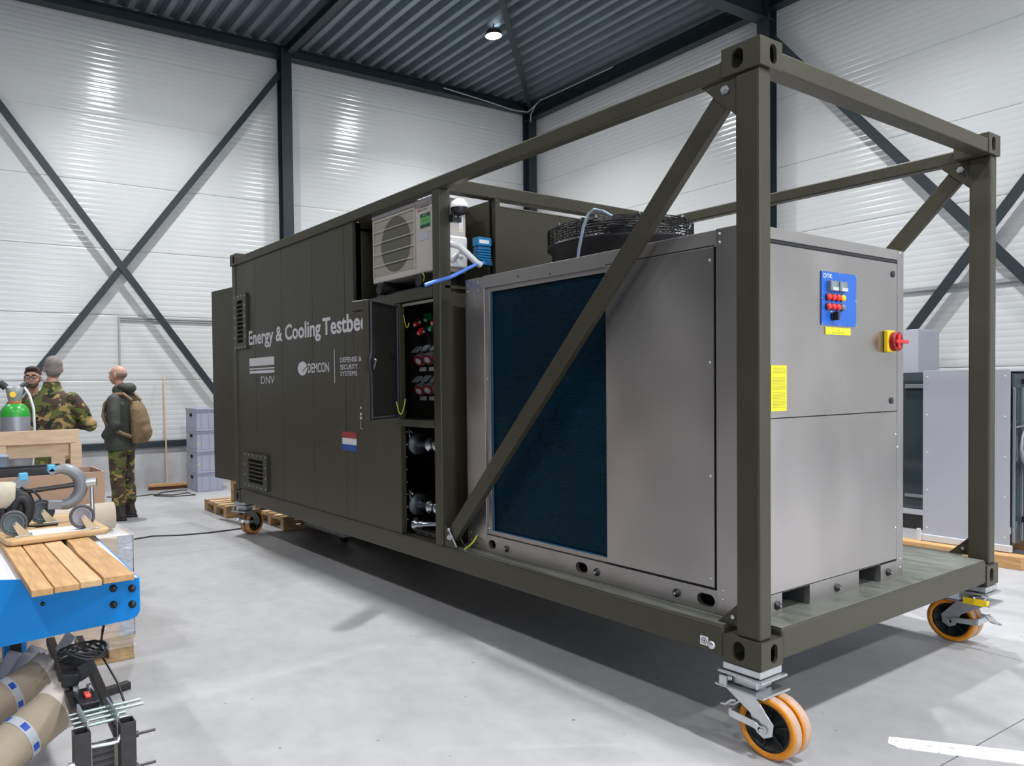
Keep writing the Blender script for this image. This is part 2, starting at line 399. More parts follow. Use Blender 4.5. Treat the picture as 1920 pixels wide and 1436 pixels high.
# wall bracing
def brace(p, q, flat, w=.10, t=.012):
    p = Vector(p); q = Vector(q)
    mb = MB().bar(p, q, t, w, flat) if False else MB()
    d = (q-p).normalized(); nrm = Vector(flat); side = d.cross(nrm).normalized()
    for off, ww, tt in ((0, w, t),):
        vs = [a + side*i*ww/2 + nrm*j*tt/2 for a in (p,q) for j in (-1,1) for i in (-1,1)]
        mb.add(vs, [(0,2,3,1),(4,5,7,6),(0,1,5,4),(2,6,7,3),(0,4,6,2),(1,3,7,5)])
    vs = [a + side*(w/2-.006) + side*i*.006 + nrm*(j*.03-.03) for a in (p,q) for j in (-1,1) for i in (-1,1)]
    mb.add(vs, [(0,2,3,1),(4,5,7,6),(0,1,5,4),(2,6,7,3),(0,4,6,2),(1,3,7,5)])
    return mb
xb = WXL+.16
trim(brace((xb, 2.17, 6.58), (xb, -3.0, -.25), (1,0,0))); trim(brace((xb+.016, -3.0, 6.52), (xb+.016, 2.05, -.52+.18), (1,0,0)))
yb = WYR-.16
trim(brace((-4.95, yb, 6.30), (.25, yb, -.25), (0,-1,0), .12)); trim(brace((.25, yb-.016, 6.30), (-4.55, yb-.016, -.25), (0,-1,0), .12))
# conduits
def hallthing(mb, name, m, label, cat, parts=()):
    o = mb.build(name, m, None, 0, origin=(0,0,0)); hall(o); ORG[o.name] = V(0,0,0); setp(o, label, cat); return o
hallthing(MB().box(WXL+.001, WXL+.03, -.50, 4.2, 2.32, 2.345).box(WXL, WXL+.03, -.50, 4.2, 2.29, 2.305).box(WXL,WXL+.03,-.52,-.495,.4,2.345), 'cable_conduit', mat('conduit_grey',(0.38,0.39,0.40),.5,.3), 'thin grey conduit running along the left wall above the man with the backpack', 'conduit')
hallthing(MB().box(-4.8, X2, WYR-.04, WYR, 2.345, 2.39), 'cable_trunking', MATS['conduit_grey'], 'pale grey cable trunking on the right wall behind the bracing', 'conduit')
hallthing(MB().tube([(WXL+.24,5.5,6.95),(WXL+.24,6.6,6.88),(WXL+.26,7.2,6.82),(WXL+.36,7.5,6.80),(WXL+.62,7.62,6.98),(-9.3,7.63,6.97),(-8,7.64,6.96)], .014, 8).tube([(WXL+.50,7.60,6.93),(WXL+.40,7.55,6.75),(WXL+.38,7.56,6.6)], .014, 8), 'roof_cable', MATS['conduit_grey'], 'grey cable looping around the roof corner above the corner column', 'cable')
# high-bay lamps
LED = mat('lamp_led', (1,1,1), .5, emit=((0.96,0.98,1.0), 520.0))
HOUS = mat('lamp_housing', (0.03,0.03,0.035), .4, .3)
hb_proto = None
POSW = {(-7.8,4.7):'seen glowing near the roof corner'}
for i, (x, y) in enumerate(LAMP_XY):
    wx, wy = H2W(x, y)
    t = thing('highbay_lamp', 'round LED high-bay lamp shining under the corrugated roof deck' if i == 0 else 'round LED high-bay lamp outside the picture', 'lamp', (wx, wy, 6.86), 0.0, None if i == 0 else 'high-bay lamps outside the picture')
    MB().lathe([(.02,.10),(.10,.10),(.13,.05),(.138,.0),(.128,.0),(.128,.01)], (wx,wy,6.86), n=32).cyl((wx,wy,6.95),(wx,wy,7.06),.012,8).build('housing', HOUS, t)
    MB().lathe([(.0,.004),(.127,.004)], (wx,wy,6.86), n=32).build('diffuser', LED, t)
    ld = bpy.data.lights.new('lamp_light', 'AREA'); ld.shape = 'DISK'; ld.size = .25; ld.energy = LAMP_W*(.30 if y < -1 else 1.0)*(1.3 if x > 5 else 1.0); ld.color = LAMP_COL
    ld.spread = math.radians(130)
    lo = bpy.data.objects.new('lamp_light', ld); COL.objects.link(lo); lo.parent = t; lo.location = (0,0,-.01)
# painted floor stripe
MB().prism([(.199,.655,F),(.225,.585,F),(.271,.576,F),(.629,.837,F),(1.6,1.55,F),(1.55,1.70,F),(.588,.969,F)], (0,0,.002)).build('floor_stripe', worn_paint(), None).update_tag()
st = bpy.data.objects['floor_stripe']; setp(st, 'worn white painted line on the floor beside the near caster', 'floor marking')

# ---------------------------------------------------------------- the container
L_, W_, H_ = 6.058, 2.438, 2.628
ct = thing('container', 'olive green container on castors with a boxed rear half and open frame bay', 'container', (0,0,0))
def casting(xo, yo, zo, sx, sy, top):
    """xo,yo = outer vertical edge; sx,sy = direction inwards"""
    lx, ly, h, t = .178, .160, .118, .014
    m = MB()
    m.plate_hole((xo,yo,zo), (sx,0,0), (0,0,1), lx, h, .056, .082, (0,sy*t,0), .104, h*.5)
    m.plate_hole((xo,yo+sy*t,zo), (0,sy,0), (0,0,1), ly-t, h, .050, .082, (sx*t,0,0), .080, h*.5)
    m.box(*sorted((xo+sx*t,xo+sx*lx)), *sorted((yo+sy*t,yo+sy*ly)), zo, zo+t)
    m.box(*sorted((xo+sx*t,xo+sx*lx)), *sorted((yo+sy*t,yo+sy*ly)), zo+h-t, zo+h)
    m.box(*sorted((xo+sx*(lx-.012),xo+sx*lx)), *sorted((yo+sy*t,yo+sy*ly)), zo+t, zo+h-t)
    m.box(*sorted((xo+sx*t,xo+sx*(lx-.012))), *sorted((yo+sy*(ly-.012),yo+sy*ly)), zo+t, zo+h-t)
    return m.build('corner_casting', OLIVE, ct, .009)
for xo, sx in ((0,-1), (-L_,1)):
    for yo, sy in ((0,1), (W_,-1)):
        for zo in (0, H_-.118): casting(xo, yo, zo, sx, sy, zo > 1)
        MB().box(*sorted((xo+sx*.012,xo+sx*.122)), *sorted((yo+sy*.012,yo+sy*.098)), .118, H_-.118).build('corner_post', OLIVE, ct, .010)
for yo, sy in ((0,1), (W_,-1)):
    MB().box(-L_+.178, -.178, *sorted((yo+sy*.002,yo+sy*.135)), .012, .146).build('bottom_side_rail', OLIVE, ct, .014, seg=3)
    MB().box(-L_+.178, -.178, *sorted((yo+sy*.002,yo+sy*.075)), 2.505, 2.585).build('top_side_rail', OLIVE, ct, .009)
for xo, sx in ((0,-1), (-L_,1)):
    MB().box(*sorted((xo+sx*.003,xo+sx*.14)), .162, W_-.162, .016, .152).build('bottom_end_rail', OLIVE, ct, .014, seg=3)
    MB().box(*sorted((xo+sx*.003,xo+sx*.09)), .162, W_-.162, 2.512, 2.592).build('top_end_rail', OLIVE, ct, .006)
for y in (.60, 1.22, 1.83): MB().box(-L_+.14, -.14, y-.04, y+.04, .02, .138).build('floor_joist', OLIVE, ct)
MB().box(-2.30, -.12, .105, W_-.105, .138, .150).build('deck_plate', OLIVE_D, ct)
MB().box(-.135, -.012, .165, W_-.165, .1505, .1545).build('deck_edge', OLIVE_D, ct, .004)
MB().box(-2.24, -.19, .02, .105, .1445, .1485).build('deck_edge', OLIVE_D, ct, .002)
MB().plate_hole((-.62,1.72,.150), (1,0,0), (0,1,0), .22, .20, .12, .05, (0,0,.004)).build('deck_slot', OLIVE, ct)
# post between box and bay, both sides, with the top cross beam
for yo, sy in ((0,1), (W_,-1)):
    MB().box(-2.33, -2.25, *sorted((yo+sy*.004,yo+sy*.10)), .146, 2.505).build('door_post', OLIVE, ct, .008)
MB().box(-2.33, -2.25, .075, W_-.075, 2.495, 2.585).build('top_cross_beam', OLIVE, ct, .006)
# box walls: joined sheets with narrow seams
SY = .020
def sheet(x0, x1, z0, z1, name='wall_sheet'):
    return MB().box(x0+.0015, x1-.0015, SY, SY+.03, z0, z1).build(name, OLIVE, ct, .002)
seams = [-5.935, -5.435, -4.788, -4.150, -3.57]
for a, b in zip(seams[:-1], seams[1:]): sheet(a, b, .146, 2.505)
MB().box(-3.5685, -3.43, SY, .10, .146, 2.505).build('intermediate_post', OLIVE, ct, .004)
sheet(-3.43, -2.79, .146, 1.80)
MB().box(-3.43, -2.33, .004, .05, 1.80, 1.872).build('niche_sill', OLIVE, ct, .003)
MB().box(-2.79, -2.757, .012, .06, .146, 1.80).build('door_jamb', OLIVE, ct, .003)
MB().box(-3.30, -2.757, .055, .50, .93, .975).box(-2.757, -2.33, .004, .50, .925, .975).build('shelf_rail', OLIVE, ct, .003)
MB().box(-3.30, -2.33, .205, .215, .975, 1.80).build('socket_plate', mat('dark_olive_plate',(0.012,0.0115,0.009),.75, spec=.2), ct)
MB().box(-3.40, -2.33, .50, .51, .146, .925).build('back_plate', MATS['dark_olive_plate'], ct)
MB().box(-2.79, -2.33, .02, .51, 1.80, 1.81).build('compartment_lid', OLIVE, ct)
MB().box(-3.43, -2.25, .05, .53, 1.855, 1.872).build('niche_floor', OLIVE, ct)
MB().box(-3.43, -2.33, .50, .53, 1.872, 2.50).build('niche_back', OLIVE, ct, .003)
MB().box(-3.43, -2.62, .078, .53, 2.490, 2.515).build('niche_ceiling', OLIVE, ct)
MB().box(-3.45, -3.43, .05, .53, 1.872, 2.50).build('niche_side', OLIVE, ct)
MB().box(-2.74, -2.36, .03, .045, 1.775, 1.795).build('strip_light', mat('strip_light_cover',(0.55,0.53,0.42),.4), ct, .003)
MB().box(-2.30, -2.275, .16, .53, .15, 1.86).build('end_wall', OLIVE, ct)
MB().box(-2.29, -2.27, .098, .16, .15, 1.86).build('wall_strip', OLIVE, ct, .003)
for a, b in ((.53,1.13), (1.13,1.75), (1.75,2.34)):
    MB().box(-2.30, -2.275, a+.001, b-.001, .15, 2.45).build('end_wall_sheet', OLIVE, ct, .002)
MB().box(-2.312, -2.270, .532, 2.34, 2.45, 2.457).build('lit_wall_edge', mat('lit_edge_tone',(0.22,0.21,0.18),.4,.2), ct, .002)  # pale strip painting the light caught by the end wall's top edge
MB().box(-2.29, -2.25, .487, .531, 1.872, 2.495).build('niche_post', OLIVE, ct, .004)
MB().box(-L_+.1, -3.43, .05, W_-.05, 2.44, 2.46).box(-3.43, -2.30, .53, W_-.05, 2.44, 2.46).build('roof', OLIVE, ct)
MB().box(-L_+.02, -2.28, W_-.05, W_-.02, .146, 2.505).build('far_side_wall', OLIVE, ct)
MB().box(-L_+.03, -L_+.06, .098, W_-.098, .146, 2.505).build('rear_wall', OLIVE, ct)
MB().box(-L_+.1, -2.28, .1, W_-.05, .138, .146).build('box_floor', OLIVE, ct)
# open door at the far end, folded out past the corner
dd = MB(); a = math.radians(187); p0 = V(-L_+.0, .36, 0); d = V(math.cos(a), math.sin(a), 0); nn = V(-d.y, d.x, 0)
dd.prism([p0+V(0,0,.13), p0+d*1.12+V(0,0,.13), p0+d*1.12+V(0,0,2.375), p0+V(0,0,2.375)], nn*.05)
ed = dd.build('rear_door', OLIVE, ct, .006)
MB().tube([p0+d*1.02-nn*.02+V(0,0,.27), p0+d*.60-nn*.03+V(0,0,.20), p0+d*.2-nn*.03+V(0,0,.14)], .009, 8).cyl(p0+d*1.02-nn*.03+V(0,0,.27), p0+d*1.02+nn*.01+V(0,0,.27), .022, 12).build('door_stay', ZINC, ed)
MB().tube([(-3.39,-.004,1.874),(-3.17,-.006,1.866)], .005, 6).build('sill_glint', ZINC, ct)  # bright rod added in place of the lit lip along the sill
# vents
def vent(x0, x1, z0, z1, ox0, ox1, oz0, oz1, nsl):
    v = MB()
    y0 = SY-.028
    v.box(x0, ox0, y0, SY, z0, z1).box(ox1, x1, y0, SY, z0, z1).box(ox0, ox1, y0, SY, z0, oz0).box(ox0, ox1, y0, SY, oz1, z1)
    f = v.build('air_vent', OLIVE, ct, .002)
    MB().box(ox0, ox1, SY-.006, SY-.003, oz0, oz1).build('vent_opening', DARK, f)
    st = (oz1-oz0)/nsl
    for k in range(1, nsl):
        z = oz0+st*k
        MB().prism([(ox0, y0+.001, z-.006), (ox0, y0+.001, z+.005), (ox0, y0+.012, z+.007), (ox0, y0+.012, z-.004)], (ox1-ox0,0,0)).build('louvre_slat', OLIVE, f)
    rv = MB()
    nx = max(3, round((x1-x0)/.11)); nz = max(3, round((z1-z0)/.11))
    pts = [(x0+.022+(x1-x0-.044)*i/nx, z) for i in range(nx+1) for z in (z0+.02, z1-.02)] + [(x, z0+.02+(z1-z0-.04)*i/nz) for i in range(1,nz) for x in (x0+.022, x1-.022)]
    for x, z in pts: rv.cyl((x,y0,z), (x,y0-.004,z), .0085, 8)
    r = rv.build('rivets', ZINC, f); r['kind'] = 'stuff'
vent(-5.94, -5.615, 1.615, 2.185, -5.865, -5.70, 1.68, 2.12, 10)
vent(-5.725, -5.145, .19, .545, -5.615, -5.235, .245, .485, 6)
# lettering
def text(body, x, z, h, w=None, bold=.0, align='LEFT', y=SY-.0015, mt=None, parent=None, name='lettering', label=None, axis='x', thick=.0006, space=1.0):
    """axis x: reads along +x on a face turned to -y; axis y: reads along +y on a face turned to +x (x then is y, y the face)"""
    cu = bpy.data.curves.new(name, 'FONT'); cu.body = body; cu.size = 1; cu.offset = bold; cu.space_character = space; cu.space_line = .95
    cu.extrude = 0; cu.resolution_u = 3
    tmp = bpy.data.objects.new('t', cu); COL.objects.link(tmp)
    bpy.context.view_layer.update()
    me = bpy.data.meshes.new_from_object(tmp.evaluated_get(bpy.context.evaluated_depsgraph_get()))
    bpy.data.objects.remove(tmp); bpy.data.curves.remove(cu)
    vs = [v.co.copy() for v in me.vertices]; fs = [tuple(p.vertices) for p in me.polygons]; bpy.data.meshes.remove(me)
    xa = min(v.x for v in vs); xb_ = max(v.x for v in vs)
    cap = .73                              # cap height of the built-in face at size 1
    s = h/cap; sx = s if w is None else w/(xb_-xa)
    off = -xa*sx if align == 'LEFT' else (-(xa+xb_)/2*sx if align == 'CENTER' else -xb_*sx)
    if axis == 'x': pts = [(x+off+v.x*sx, y, z+v.y*s) for v in vs]
    else: pts = [(y, x+off+v.x*sx, z+v.y*s) for v in vs]
    o = MB().add(pts, fs).build(name, mt or WTXT, parent)
    if label: o['label'] = label
    return o
text('Energy & Cooling', -5.608, 1.652, .143, 1.615, .024, parent=ct, label='white lettering reading Energy & Cooling')
text('Testbed', -3.958, 1.650, .145, .745, .024, parent=ct, label='white lettering reading Testbed')
lg = MB()
for z0, z1 in ((1.430,1.510), (1.395,1.408), (1.355,1.382)): lg.box(-5.60, -4.975, SY-.002, SY-.001, z0, z1)
lg.build('emblem', WTXT, ct)['label'] = 'white emblem of three horizontal bars'
text('DNV', -5.305, 1.249, .078, .33, .0, parent=ct, label='thin white capital lettering under the bar emblem')
em = MB(); n = 40
em.add([(-4.36+.095*math.cos(2*PI*i/n), SY-.0015, 1.377+.062*math.sin(2*PI*i/n)) for i in range(n)], [tuple(range(n))])
em.build('emblem', WTXT, ct)['label'] = 'white disc emblem with swept slashes'
em = MB()
for k, (a0, a1) in enumerate((((-4.36,1.350),(-4.268,1.395)),)):
    em.bar((a0[0],SY-.0025,a0[1]), (a1[0],SY-.0025,a1[1]), .0008, .007, (0,0,1))
em.build('emblem_slash', OLIVE, ct)
text('DEMCON', -4.250, 1.337, .084, .40, .014, parent=ct, label='bold white capital lettering beside the disc emblem')
MB().box(-3.758, -3.748, SY-.002, SY-.001, 1.242, 1.519).build('divider_line', WTXT, ct)
for s_, z, w_ in (('DEFENSE &', 1.408, .345), ('SECURITY', 1.350, .285), ('SYSTEMS', 1.297, .275)):
    text(s_, -3.655, z, .040, w_, .008, parent=ct, label='white lettering reading ' + s_.replace('&', 'and'))
for c_, z0, z1 in ((FLR,.797,.848), (WTXT,.747,.797), (FLB,.696,.747)):
    MB().box(-3.637, -3.404, SY-.0022, SY-.001, z0, z1).build('flag_stripe', c_, ct)
for z, r in ((1.045,.009), (.995,.011), (.965,.013)): MB().lathe([(0,-.010),(r,-.008),(r,0)], (-3.325,SY,z), (0,1,0), 12).build('stud', ZINC, ct)
MB().tube([(-3.325,SY-.006,.94),(-3.325,SY-.006,.885),(-3.30,SY-.006,.882)], .004, 6).build('hook', ZINC, ct)
# socket compartment door, standing open
hx = V(-2.775, .004, 0); fx = V(-2.54, -.37, 0); dv = (fx-hx).normalized(); dn = V(dv.y, -dv.x, 0)
dn = dn if dn.x < 0 else -dn
m = MB().prism([hx+V(0,0,.985), fx+V(0,0,.985), fx+V(0,0,1.785), hx+V(0,0,1.785)], dn*.045)
cd = m.build('cabinet_door', OLIVE, ct, .004)
w_ = (fx-hx).length
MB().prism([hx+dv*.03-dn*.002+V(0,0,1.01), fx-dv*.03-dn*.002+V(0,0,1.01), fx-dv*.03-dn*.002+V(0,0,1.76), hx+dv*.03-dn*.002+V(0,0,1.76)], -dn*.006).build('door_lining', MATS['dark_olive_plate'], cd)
gk = MB(); e = -dn*.012
P_ = lambda s, z: hx+dv*s+e+V(0,0,z)
gk.tube([P_(w_-.012,.995), P_(w_-.012,1.27), P_(w_-.004,1.31), P_(w_+.012,1.34), P_(w_+.014,1.38), P_(w_-.004,1.42), P_(w_-.012,1.45), P_(w_-.012,1.775)], .011, 8)
gk.tube([P_(.02,.995), P_(w_-.012,.995)], .011, 8).tube([P_(.02,1.775), P_(w_-.012,1.775)], .011, 8).tube([P_(.02,.995), P_(.02,1.775)], .011, 8)
gk.build('gasket', mat('gasket_blue_black',(0.02,0.02,0.028),.4), cd)
MB().box(-.012,.012,-.006,.006,-.035,.035, Matrix.Translation(P_(w_-.05,1.36)) @ Matrix.Rotation(.5,4,'Y')).build('latch', ZINC, cd)
def hang(p, q, sag, r, n=10, side=(0,0,0)):
    p = Vector(p); q = Vector(q); s = Vector(side)
    return [p.lerp(q, i/n) + (V(0,0,-sag)+s)*(4*(i/n)*(1-i/n)) for i in range(n+1)]
MB().tube(hang(P_(.05,1.10), (-2.70,.02,1.12), .10, .004), .005, 6).build('earth_wire', YG, cd)
MB().tube(hang((-2.755,.05,1.72), (-2.70,.06,1.66), .06, .004), .0045, 6).build('earth_wire', YG, ct)
# sockets on the plate
def sock(name, x, z, cols, r=.036, y=.205):
    b = MB().lathe([(r*1.15,0),(r*1.15,-.012),(r,-.014),(r,-.055),(r*.8,-.06),(r*.8,-.02),(0,-.02)], (x,y,z), (0,1,0), 20).build(name, cols[0], ct)
    MB().lathe([(r*.78,-.052),(r*.5,-.052),(r*.5,-.03),(0,-.03)], (x,y,z), (0,1,0), 16).build('socket_face', cols[1], b)
    return b
def cee(x, z, lid=True):
    ax = V(.25,-.80,-.55).normalized()
    b = MB().cyl((x,.205,z+.01), V(x,.205,z+.01)+ax*.05, .042, 20, .046).build('power_socket', GREYP, ct)
    c = V(x,.205,z+.01)+ax*.05
    MB().cyl(c, c+ax*.012, .040, 20).build('socket_rim', mat('socket_red',(0.22,0.02,0.02),.4), b)
    MB().cyl(c+ax*.0121, c+ax*.0125, .024, 16).build('socket_core', LGREY, b)
    MB().box(-.034,.034,-.006,.006,-.03,.03, Matrix.Translation(V(x,.155,z+.062)) @ Matrix.Rotation(-.9,4,'X')).build('socket_lid', mat('socket_lid_grey',(0.22,0.25,0.27),.5), b)
for x, z in ((-2.745,1.41), (-2.635,1.415), (-2.52,1.415), (-2.745,1.195), (-2.635,1.2), (-2.52,1.2)): cee(x, z)
for x in (-2.78, -2.66, -2.54):
    for z in (1.315, 1.105): MB().box(x, x+.085, .198, .205, z, z+.03).build('socket_label', LGREY, ct, .001)
for x, z, c in ((-2.765,1.665,RED), (-2.70,1.68,BLACKP), (-2.63,1.69,GREEN), (-2.55,1.66,RED), (-2.72,1.60,RED), (-2.65,1.61,BLACKP), (-2.58,1.62,GREEN), (-2.50,1.61,GREEN)):
    ax = V(.2,-.8,-.45).normalized(); p = V(x,.205,z+.02)
    b = MB().cyl(p, p+ax*.035, .024, 16).cyl(p+ax*.035, p+ax*.075, .020, 16, .017).build('plug_connector', c, ct)
    MB().cyl(p+ax*.0751, p+ax*.077, .009, 12).build('plug_tip', LGREY, b)
MB().box(-2.69, -2.60, .175, .195, 1.705, 1.725, Matrix.Identity(4)).build('plug_flap', GREEN, ct, .003)
# water couplings in the lower compartment
for z in (.79, .345):
    m = MB().lathe([(0,0),(.035,0),(.035,.05),(.05,.055),(.05,.085),(.038,.09),(.038,.14),(.055,.145),(.055,.165),(.036,.17),(.036,.30)], (-2.46,.18,z), (-1,0,0), 24)
    c = m.build('pipe_coupling', mat('chrome',(0.5,0.52,0.56),.18,1.0), ct)
    m = MB().lathe([(0,0),(.075,.0),(.085,.01),(.075,.02),(0,.02)], (-2.765+.02,.16,z), (-1,.2,0), 24); m.build('blind_cap', mat('cap_steel',(0.10,0.11,0.13),.35,.8), c)
    MB().tube([(-2.72,.09,z+.085),(-2.75,.08,z+.11),(-2.77,.10,z+.05)], .007, 6).build('cap_lever', ZINC, c)
    MB().lathe([(.05,0),(.095,.01),(.095,.03),(.05,.035)], (-2.37,.22,z), (-1,0,0), 6).build('valve_wheel', mat('brass',(0.35,0.28,0.18),.4,.7), c)
m = MB().lathe([(0,0),(.05,0),(.055,.015),(.05,.04),(.032,.045),(.032,.09),(.022,.10),(.015,.30),(0,.30)], (-2.74,.12,.205), (1,.15,.14), 20); m.build('hose_stub', MATS['chrome'], ct)
MB().box(-2.70, -2.34, .09, .12, .150, .185).cyl((-2.62,.08,.168),(-2.62,.09,.168),.009,8).cyl((-2.52,.08,.168),(-2.52,.09,.168),.009,8).cyl((-2.42,.08,.168),(-2.42,.09,.168),.009,8).build('hose_bracket', BSTEEL, ct, .002)
rv = MB()
for z in (.25,.34,.43,.52,.61,.70,.79,.88): rv.cyl((-2.752,.06,z), (-2.746,.06,z), .006, 6)
rv.build('rivets', ZINC, ct)['kind'] = 'stuff'
# diagonals with gussets
def diag(y):
    a, b = V(-.175,y,2.455), V(-2.195,y,.215)
    MB().bar(a, b, .045, .092, (0,0,1)).build('diagonal_brace', OLIVE, ct, .004)
    for s in (-1,1):
        yy = y+s*.028
        MB().prism([(-.122,yy,2.508),(-.29,yy,2.508),(-.122,yy,2.34)], (0,.006*s,0)).build('gusset', OLIVE, ct)
        MB().prism([(-2.25,yy,.148),(-2.10,yy,.148),(-2.25,yy,.30)], (0,.006*s,0)).build('gusset', OLIVE, ct)
    for p in (V(-.17,y,2.46), V(-2.183,y,.215)):
        MB().cyl(p-V(0,.040,0), p+V(0,.040,0), .020, 6).cyl(p-V(0,.052,0), p-V(0,.040,0), .012, 12).build('bolt', ZINC, ct)
    # corner gussets at the foot of the end post
    MB().prism([(-.122,y-.004,.148),(-.235,y-.004,.148),(-.122,y-.004,.262)], (0,.008,0)).build('gusset', OLIVE, ct)
    MB().cyl((-.160,y-.010,.185),(-.160,y+.010,.185),.009,10).build('bolt', ZINC, ct)
diag(.052); diag(W_-.052)
MB().cyl((-2.20,.02,.262),(-2.115,.02,.160),.006,8).lathe([(0,-.008),(.013,-.006),(.013,.006),(0,.008)], (-2.20,.02,.262),(0,1,0),12).build('locking_pin', ZINC, ct)
# earthing point with its sticker near the corner
MB().box(-.292,-.252, .0005, .0015, .040,.080).build('sticker', PAPER, ct)
MB().lathe([(.014,0),(.011,0)], (-.272,.0002,.060), (0,1,0), 20).box(-.2735,-.2705,0,.0003,.051,.069).box(-.280,-.264,0,.0003,.0585,.0615).build('earth_symbol', BLACKP, ct)
MB().lathe([(0,-.010),(.014,-.009),(.019,-.004),(.019,.002)], (-.235,.001,.050), (0,1,0), 20).build('earth_stud', ZINC, ct)

# ---------------------------------------------------------------- castors
def caster(name, label, loc, swivel, cat='castor', yellow=False, lever=1, rz=0):
    """loc: corner of the container it carries; built locally, wheels roll along x, trail towards swivel*x"""
    cx, cy = loc
    t = thing(name, label, cat, (cx, cy, F), rz)
    ORG[t.name] = V(0,0,0)
    Z0 = 0.0; top = G
    S = swivel
    m = MB()
    m.box(-.088,.088,-.080,.080, top-.036, top-.004).box(-.105,.105,-.095,.095, top-.052, top-.040)
    m.lathe([(.058,top-.052),(.05,top-.070),(.05,top-.098),(.060,top-.10)], (0,0,0), (0,0,1), 24).box(-.056,.056,-.056,.056, top-.096, top-.052)
    m.build('swivel_head', ZINC, t, .004)
    m = MB().box(-.115,.115,-.100,.100, top-.112, top-.100); m.build('top_plate', ZINC, t, .005)
    R = .130; ax = S*.10
    for s in (-1,1):
        y = s*.072
        pl = [(-.085 if S > 0 else .085, y, top-.112), (.06*S, y, top-.112), (ax+.042*S, y, R+.03), (ax+.036*S, y, R-.018), (ax, y, R-.038), (ax-.032*S, y, R-.022), (ax-.06*S, y, R+.05)]
        MB().prism(pl, (0,.006*s,0)).build('fork_plate', ZINC, t, .001)
    MB().cyl((ax,-.098,R),(ax,.098,R),.010,16).cyl((ax,-.092,R),(ax,-.080,R),.019,6).cyl((ax,.080,R),(ax,.092,R),.019,6).build('axle', ZINC, t)
    for s in (-1,1):
        y0 = s*.010; y1 = s*.060; yc = (y0+y1)/2
        w = MB().lathe([(.100,-.020),(.100,.020),(.088,.012),(.085,.006),(.03,.010),(.03,-.010),(.085,-.006),(.088,-.012)], (ax,yc,R), (0,1,0), 40, closed=True)
        for k in range(6):
            a = k*PI/3+.3; d = V(math.cos(a),0,math.sin(a)); w.bar(V(ax,yc,R)+d*.028, V(ax,yc,R)+d*.09, .006, .030, (0,1,0))
        w = w.build('wheel', mat('cast_wheel',(0.018,0.02,0.022),.4,.3), t)
        MB().lathe([(.100,-.021),(.100,.021),(.117,.025),(.126,.021),(.126,-.021),(.117,-.025)], (ax,yc,R), (0,1,0), 56, closed=True).build('tyre', ORANGE, w)
        MB().lathe([(.1262,-.0205),(.1300,-.017),(.1300,.017),(.1262,.0205)], (ax,yc,R), (0,1,0), 56).build('tread', TREAD, w)
    # brake arms and pedals on the swivel side
    q = -S*lever
    for y in (-.088,.088):
        MB().prism([(ax+q*.0,y,R+.006),(ax+q*.03,y,R+.028),(ax+q*.145,y,R+.040),(ax+q*.150,y,R+.008),(ax+q*.04,y,R-.002),(ax+q*.01,y,R-.012)], (0,.004 if y > 0 else -.004,0)).build('brake_arm', ZINC, t, .001)
    MB().box(*sorted((ax+q*.140,ax+q*.155)), -.090,.090, R+.008, R+.045).build('brake_crossbar', ZINC, t, .003)
    for y, dz in ((-.030,.018), (.032,.0)):
        MB().prism([(ax+q*.150,y-.014,R+.05+dz),(ax+q*.175,y-.014,R+.045+dz),(ax+q*.20,y-.014,R+.018+dz),(ax+q*.225,y-.014,R+.012+dz),(ax+q*.227,y-.014,R+.006+dz),(ax+q*.198,y-.014,R+.010+dz),(ax+q*.170,y-.014,R+.036+dz),(ax+q*.150,y-.014,R+.040+dz)], (0,.028,0)).build('pedal', ZINC, t, .001)
    # twist-lock toggle
    MB().cyl((-.06*S-.04,-.08,top-.078),(-.06*S-.005,-.05,top-.078),.016,12).box(-.075*S-.020,-.075*S+.014,-.098,-.080,top-.105,top-.062).build('lock_toggle', ZINC, t, .003)
    if yellow: MB().box(-.02,.085,-.106,-.099, top-.112, top-.074).box(.085,.10,-.106,-.07,top-.108,top-.078).build('warning_sticker', YEL2, t, .002)
    return t
caster('twin_caster', 'twin-wheel orange castor under the nearest corner of the container', (-.095,.085), 1)
caster('twin_caster', 'twin-wheel orange castor under the right end corner, with a yellow lock sticker', (-.085,W_-.10), -1, yellow=True)
caster('twin_caster', 'small twin-wheel orange castor under the far left corner beside the pallet', (-L_+.09,.09), -1, rz=math.radians(-62))
caster('twin_caster', 'orange castor hidden under the far corner of the container', (-L_+.09,W_-.09), 1)

# ---------------------------------------------------------------- chiller
X0, X1, YA, YB, ZB, ZT = -2.13, -.128, .125, 1.541, .152, 1.898
ch = thing('chiller', 'stainless steel chiller cabinet with dark blue coil and black fan on top', 'chiller', (-1.13,.83,ZB))
MB().box(X0+.04, X1-.04, YA+.06, YB-.04, ZB+.11, ZT-.02).build('inner_body', mat('inner_dark_steel',(0.06,0.06,0.065),.5,.5), ch)
MB().box(X0, X0+.19, YA, YA+.03, ZB, ZT-.004).build('corner_panel', STEEL, ch, .002)
MB().box(-.293, X1, YA, YA+.03, ZB, ZT+.003).build('corner_panel', STEEL, ch, .002)
MB().box(-1.948, -.293, YA+.0006, YA+.03, 1.822, ZT).build('top_frame', STEEL2, ch, .002)
b = MB()
xs_ = [X0+.19, -1.66, -1.55, -.75, -.60, -.293]
b.plate_hole((-1.94,YA+.0006,ZB), (1,0,0), (0,0,1), .64, .106, .070, .055, (0,.028,0), .055, .052)
b.plate_hole((-1.30,YA+.0006,ZB), (1,0,0), (0,0,1), .60, .106, .088, .055, (0,.028,0), .175, .052)
b.plate_hole((-.70,YA+.0006,ZB), (1,0,0), (0,0,1), .407, .106, .094, .058, (0,.028,0), .350, .052)
b.build('base_rail', STEEL2, ch)
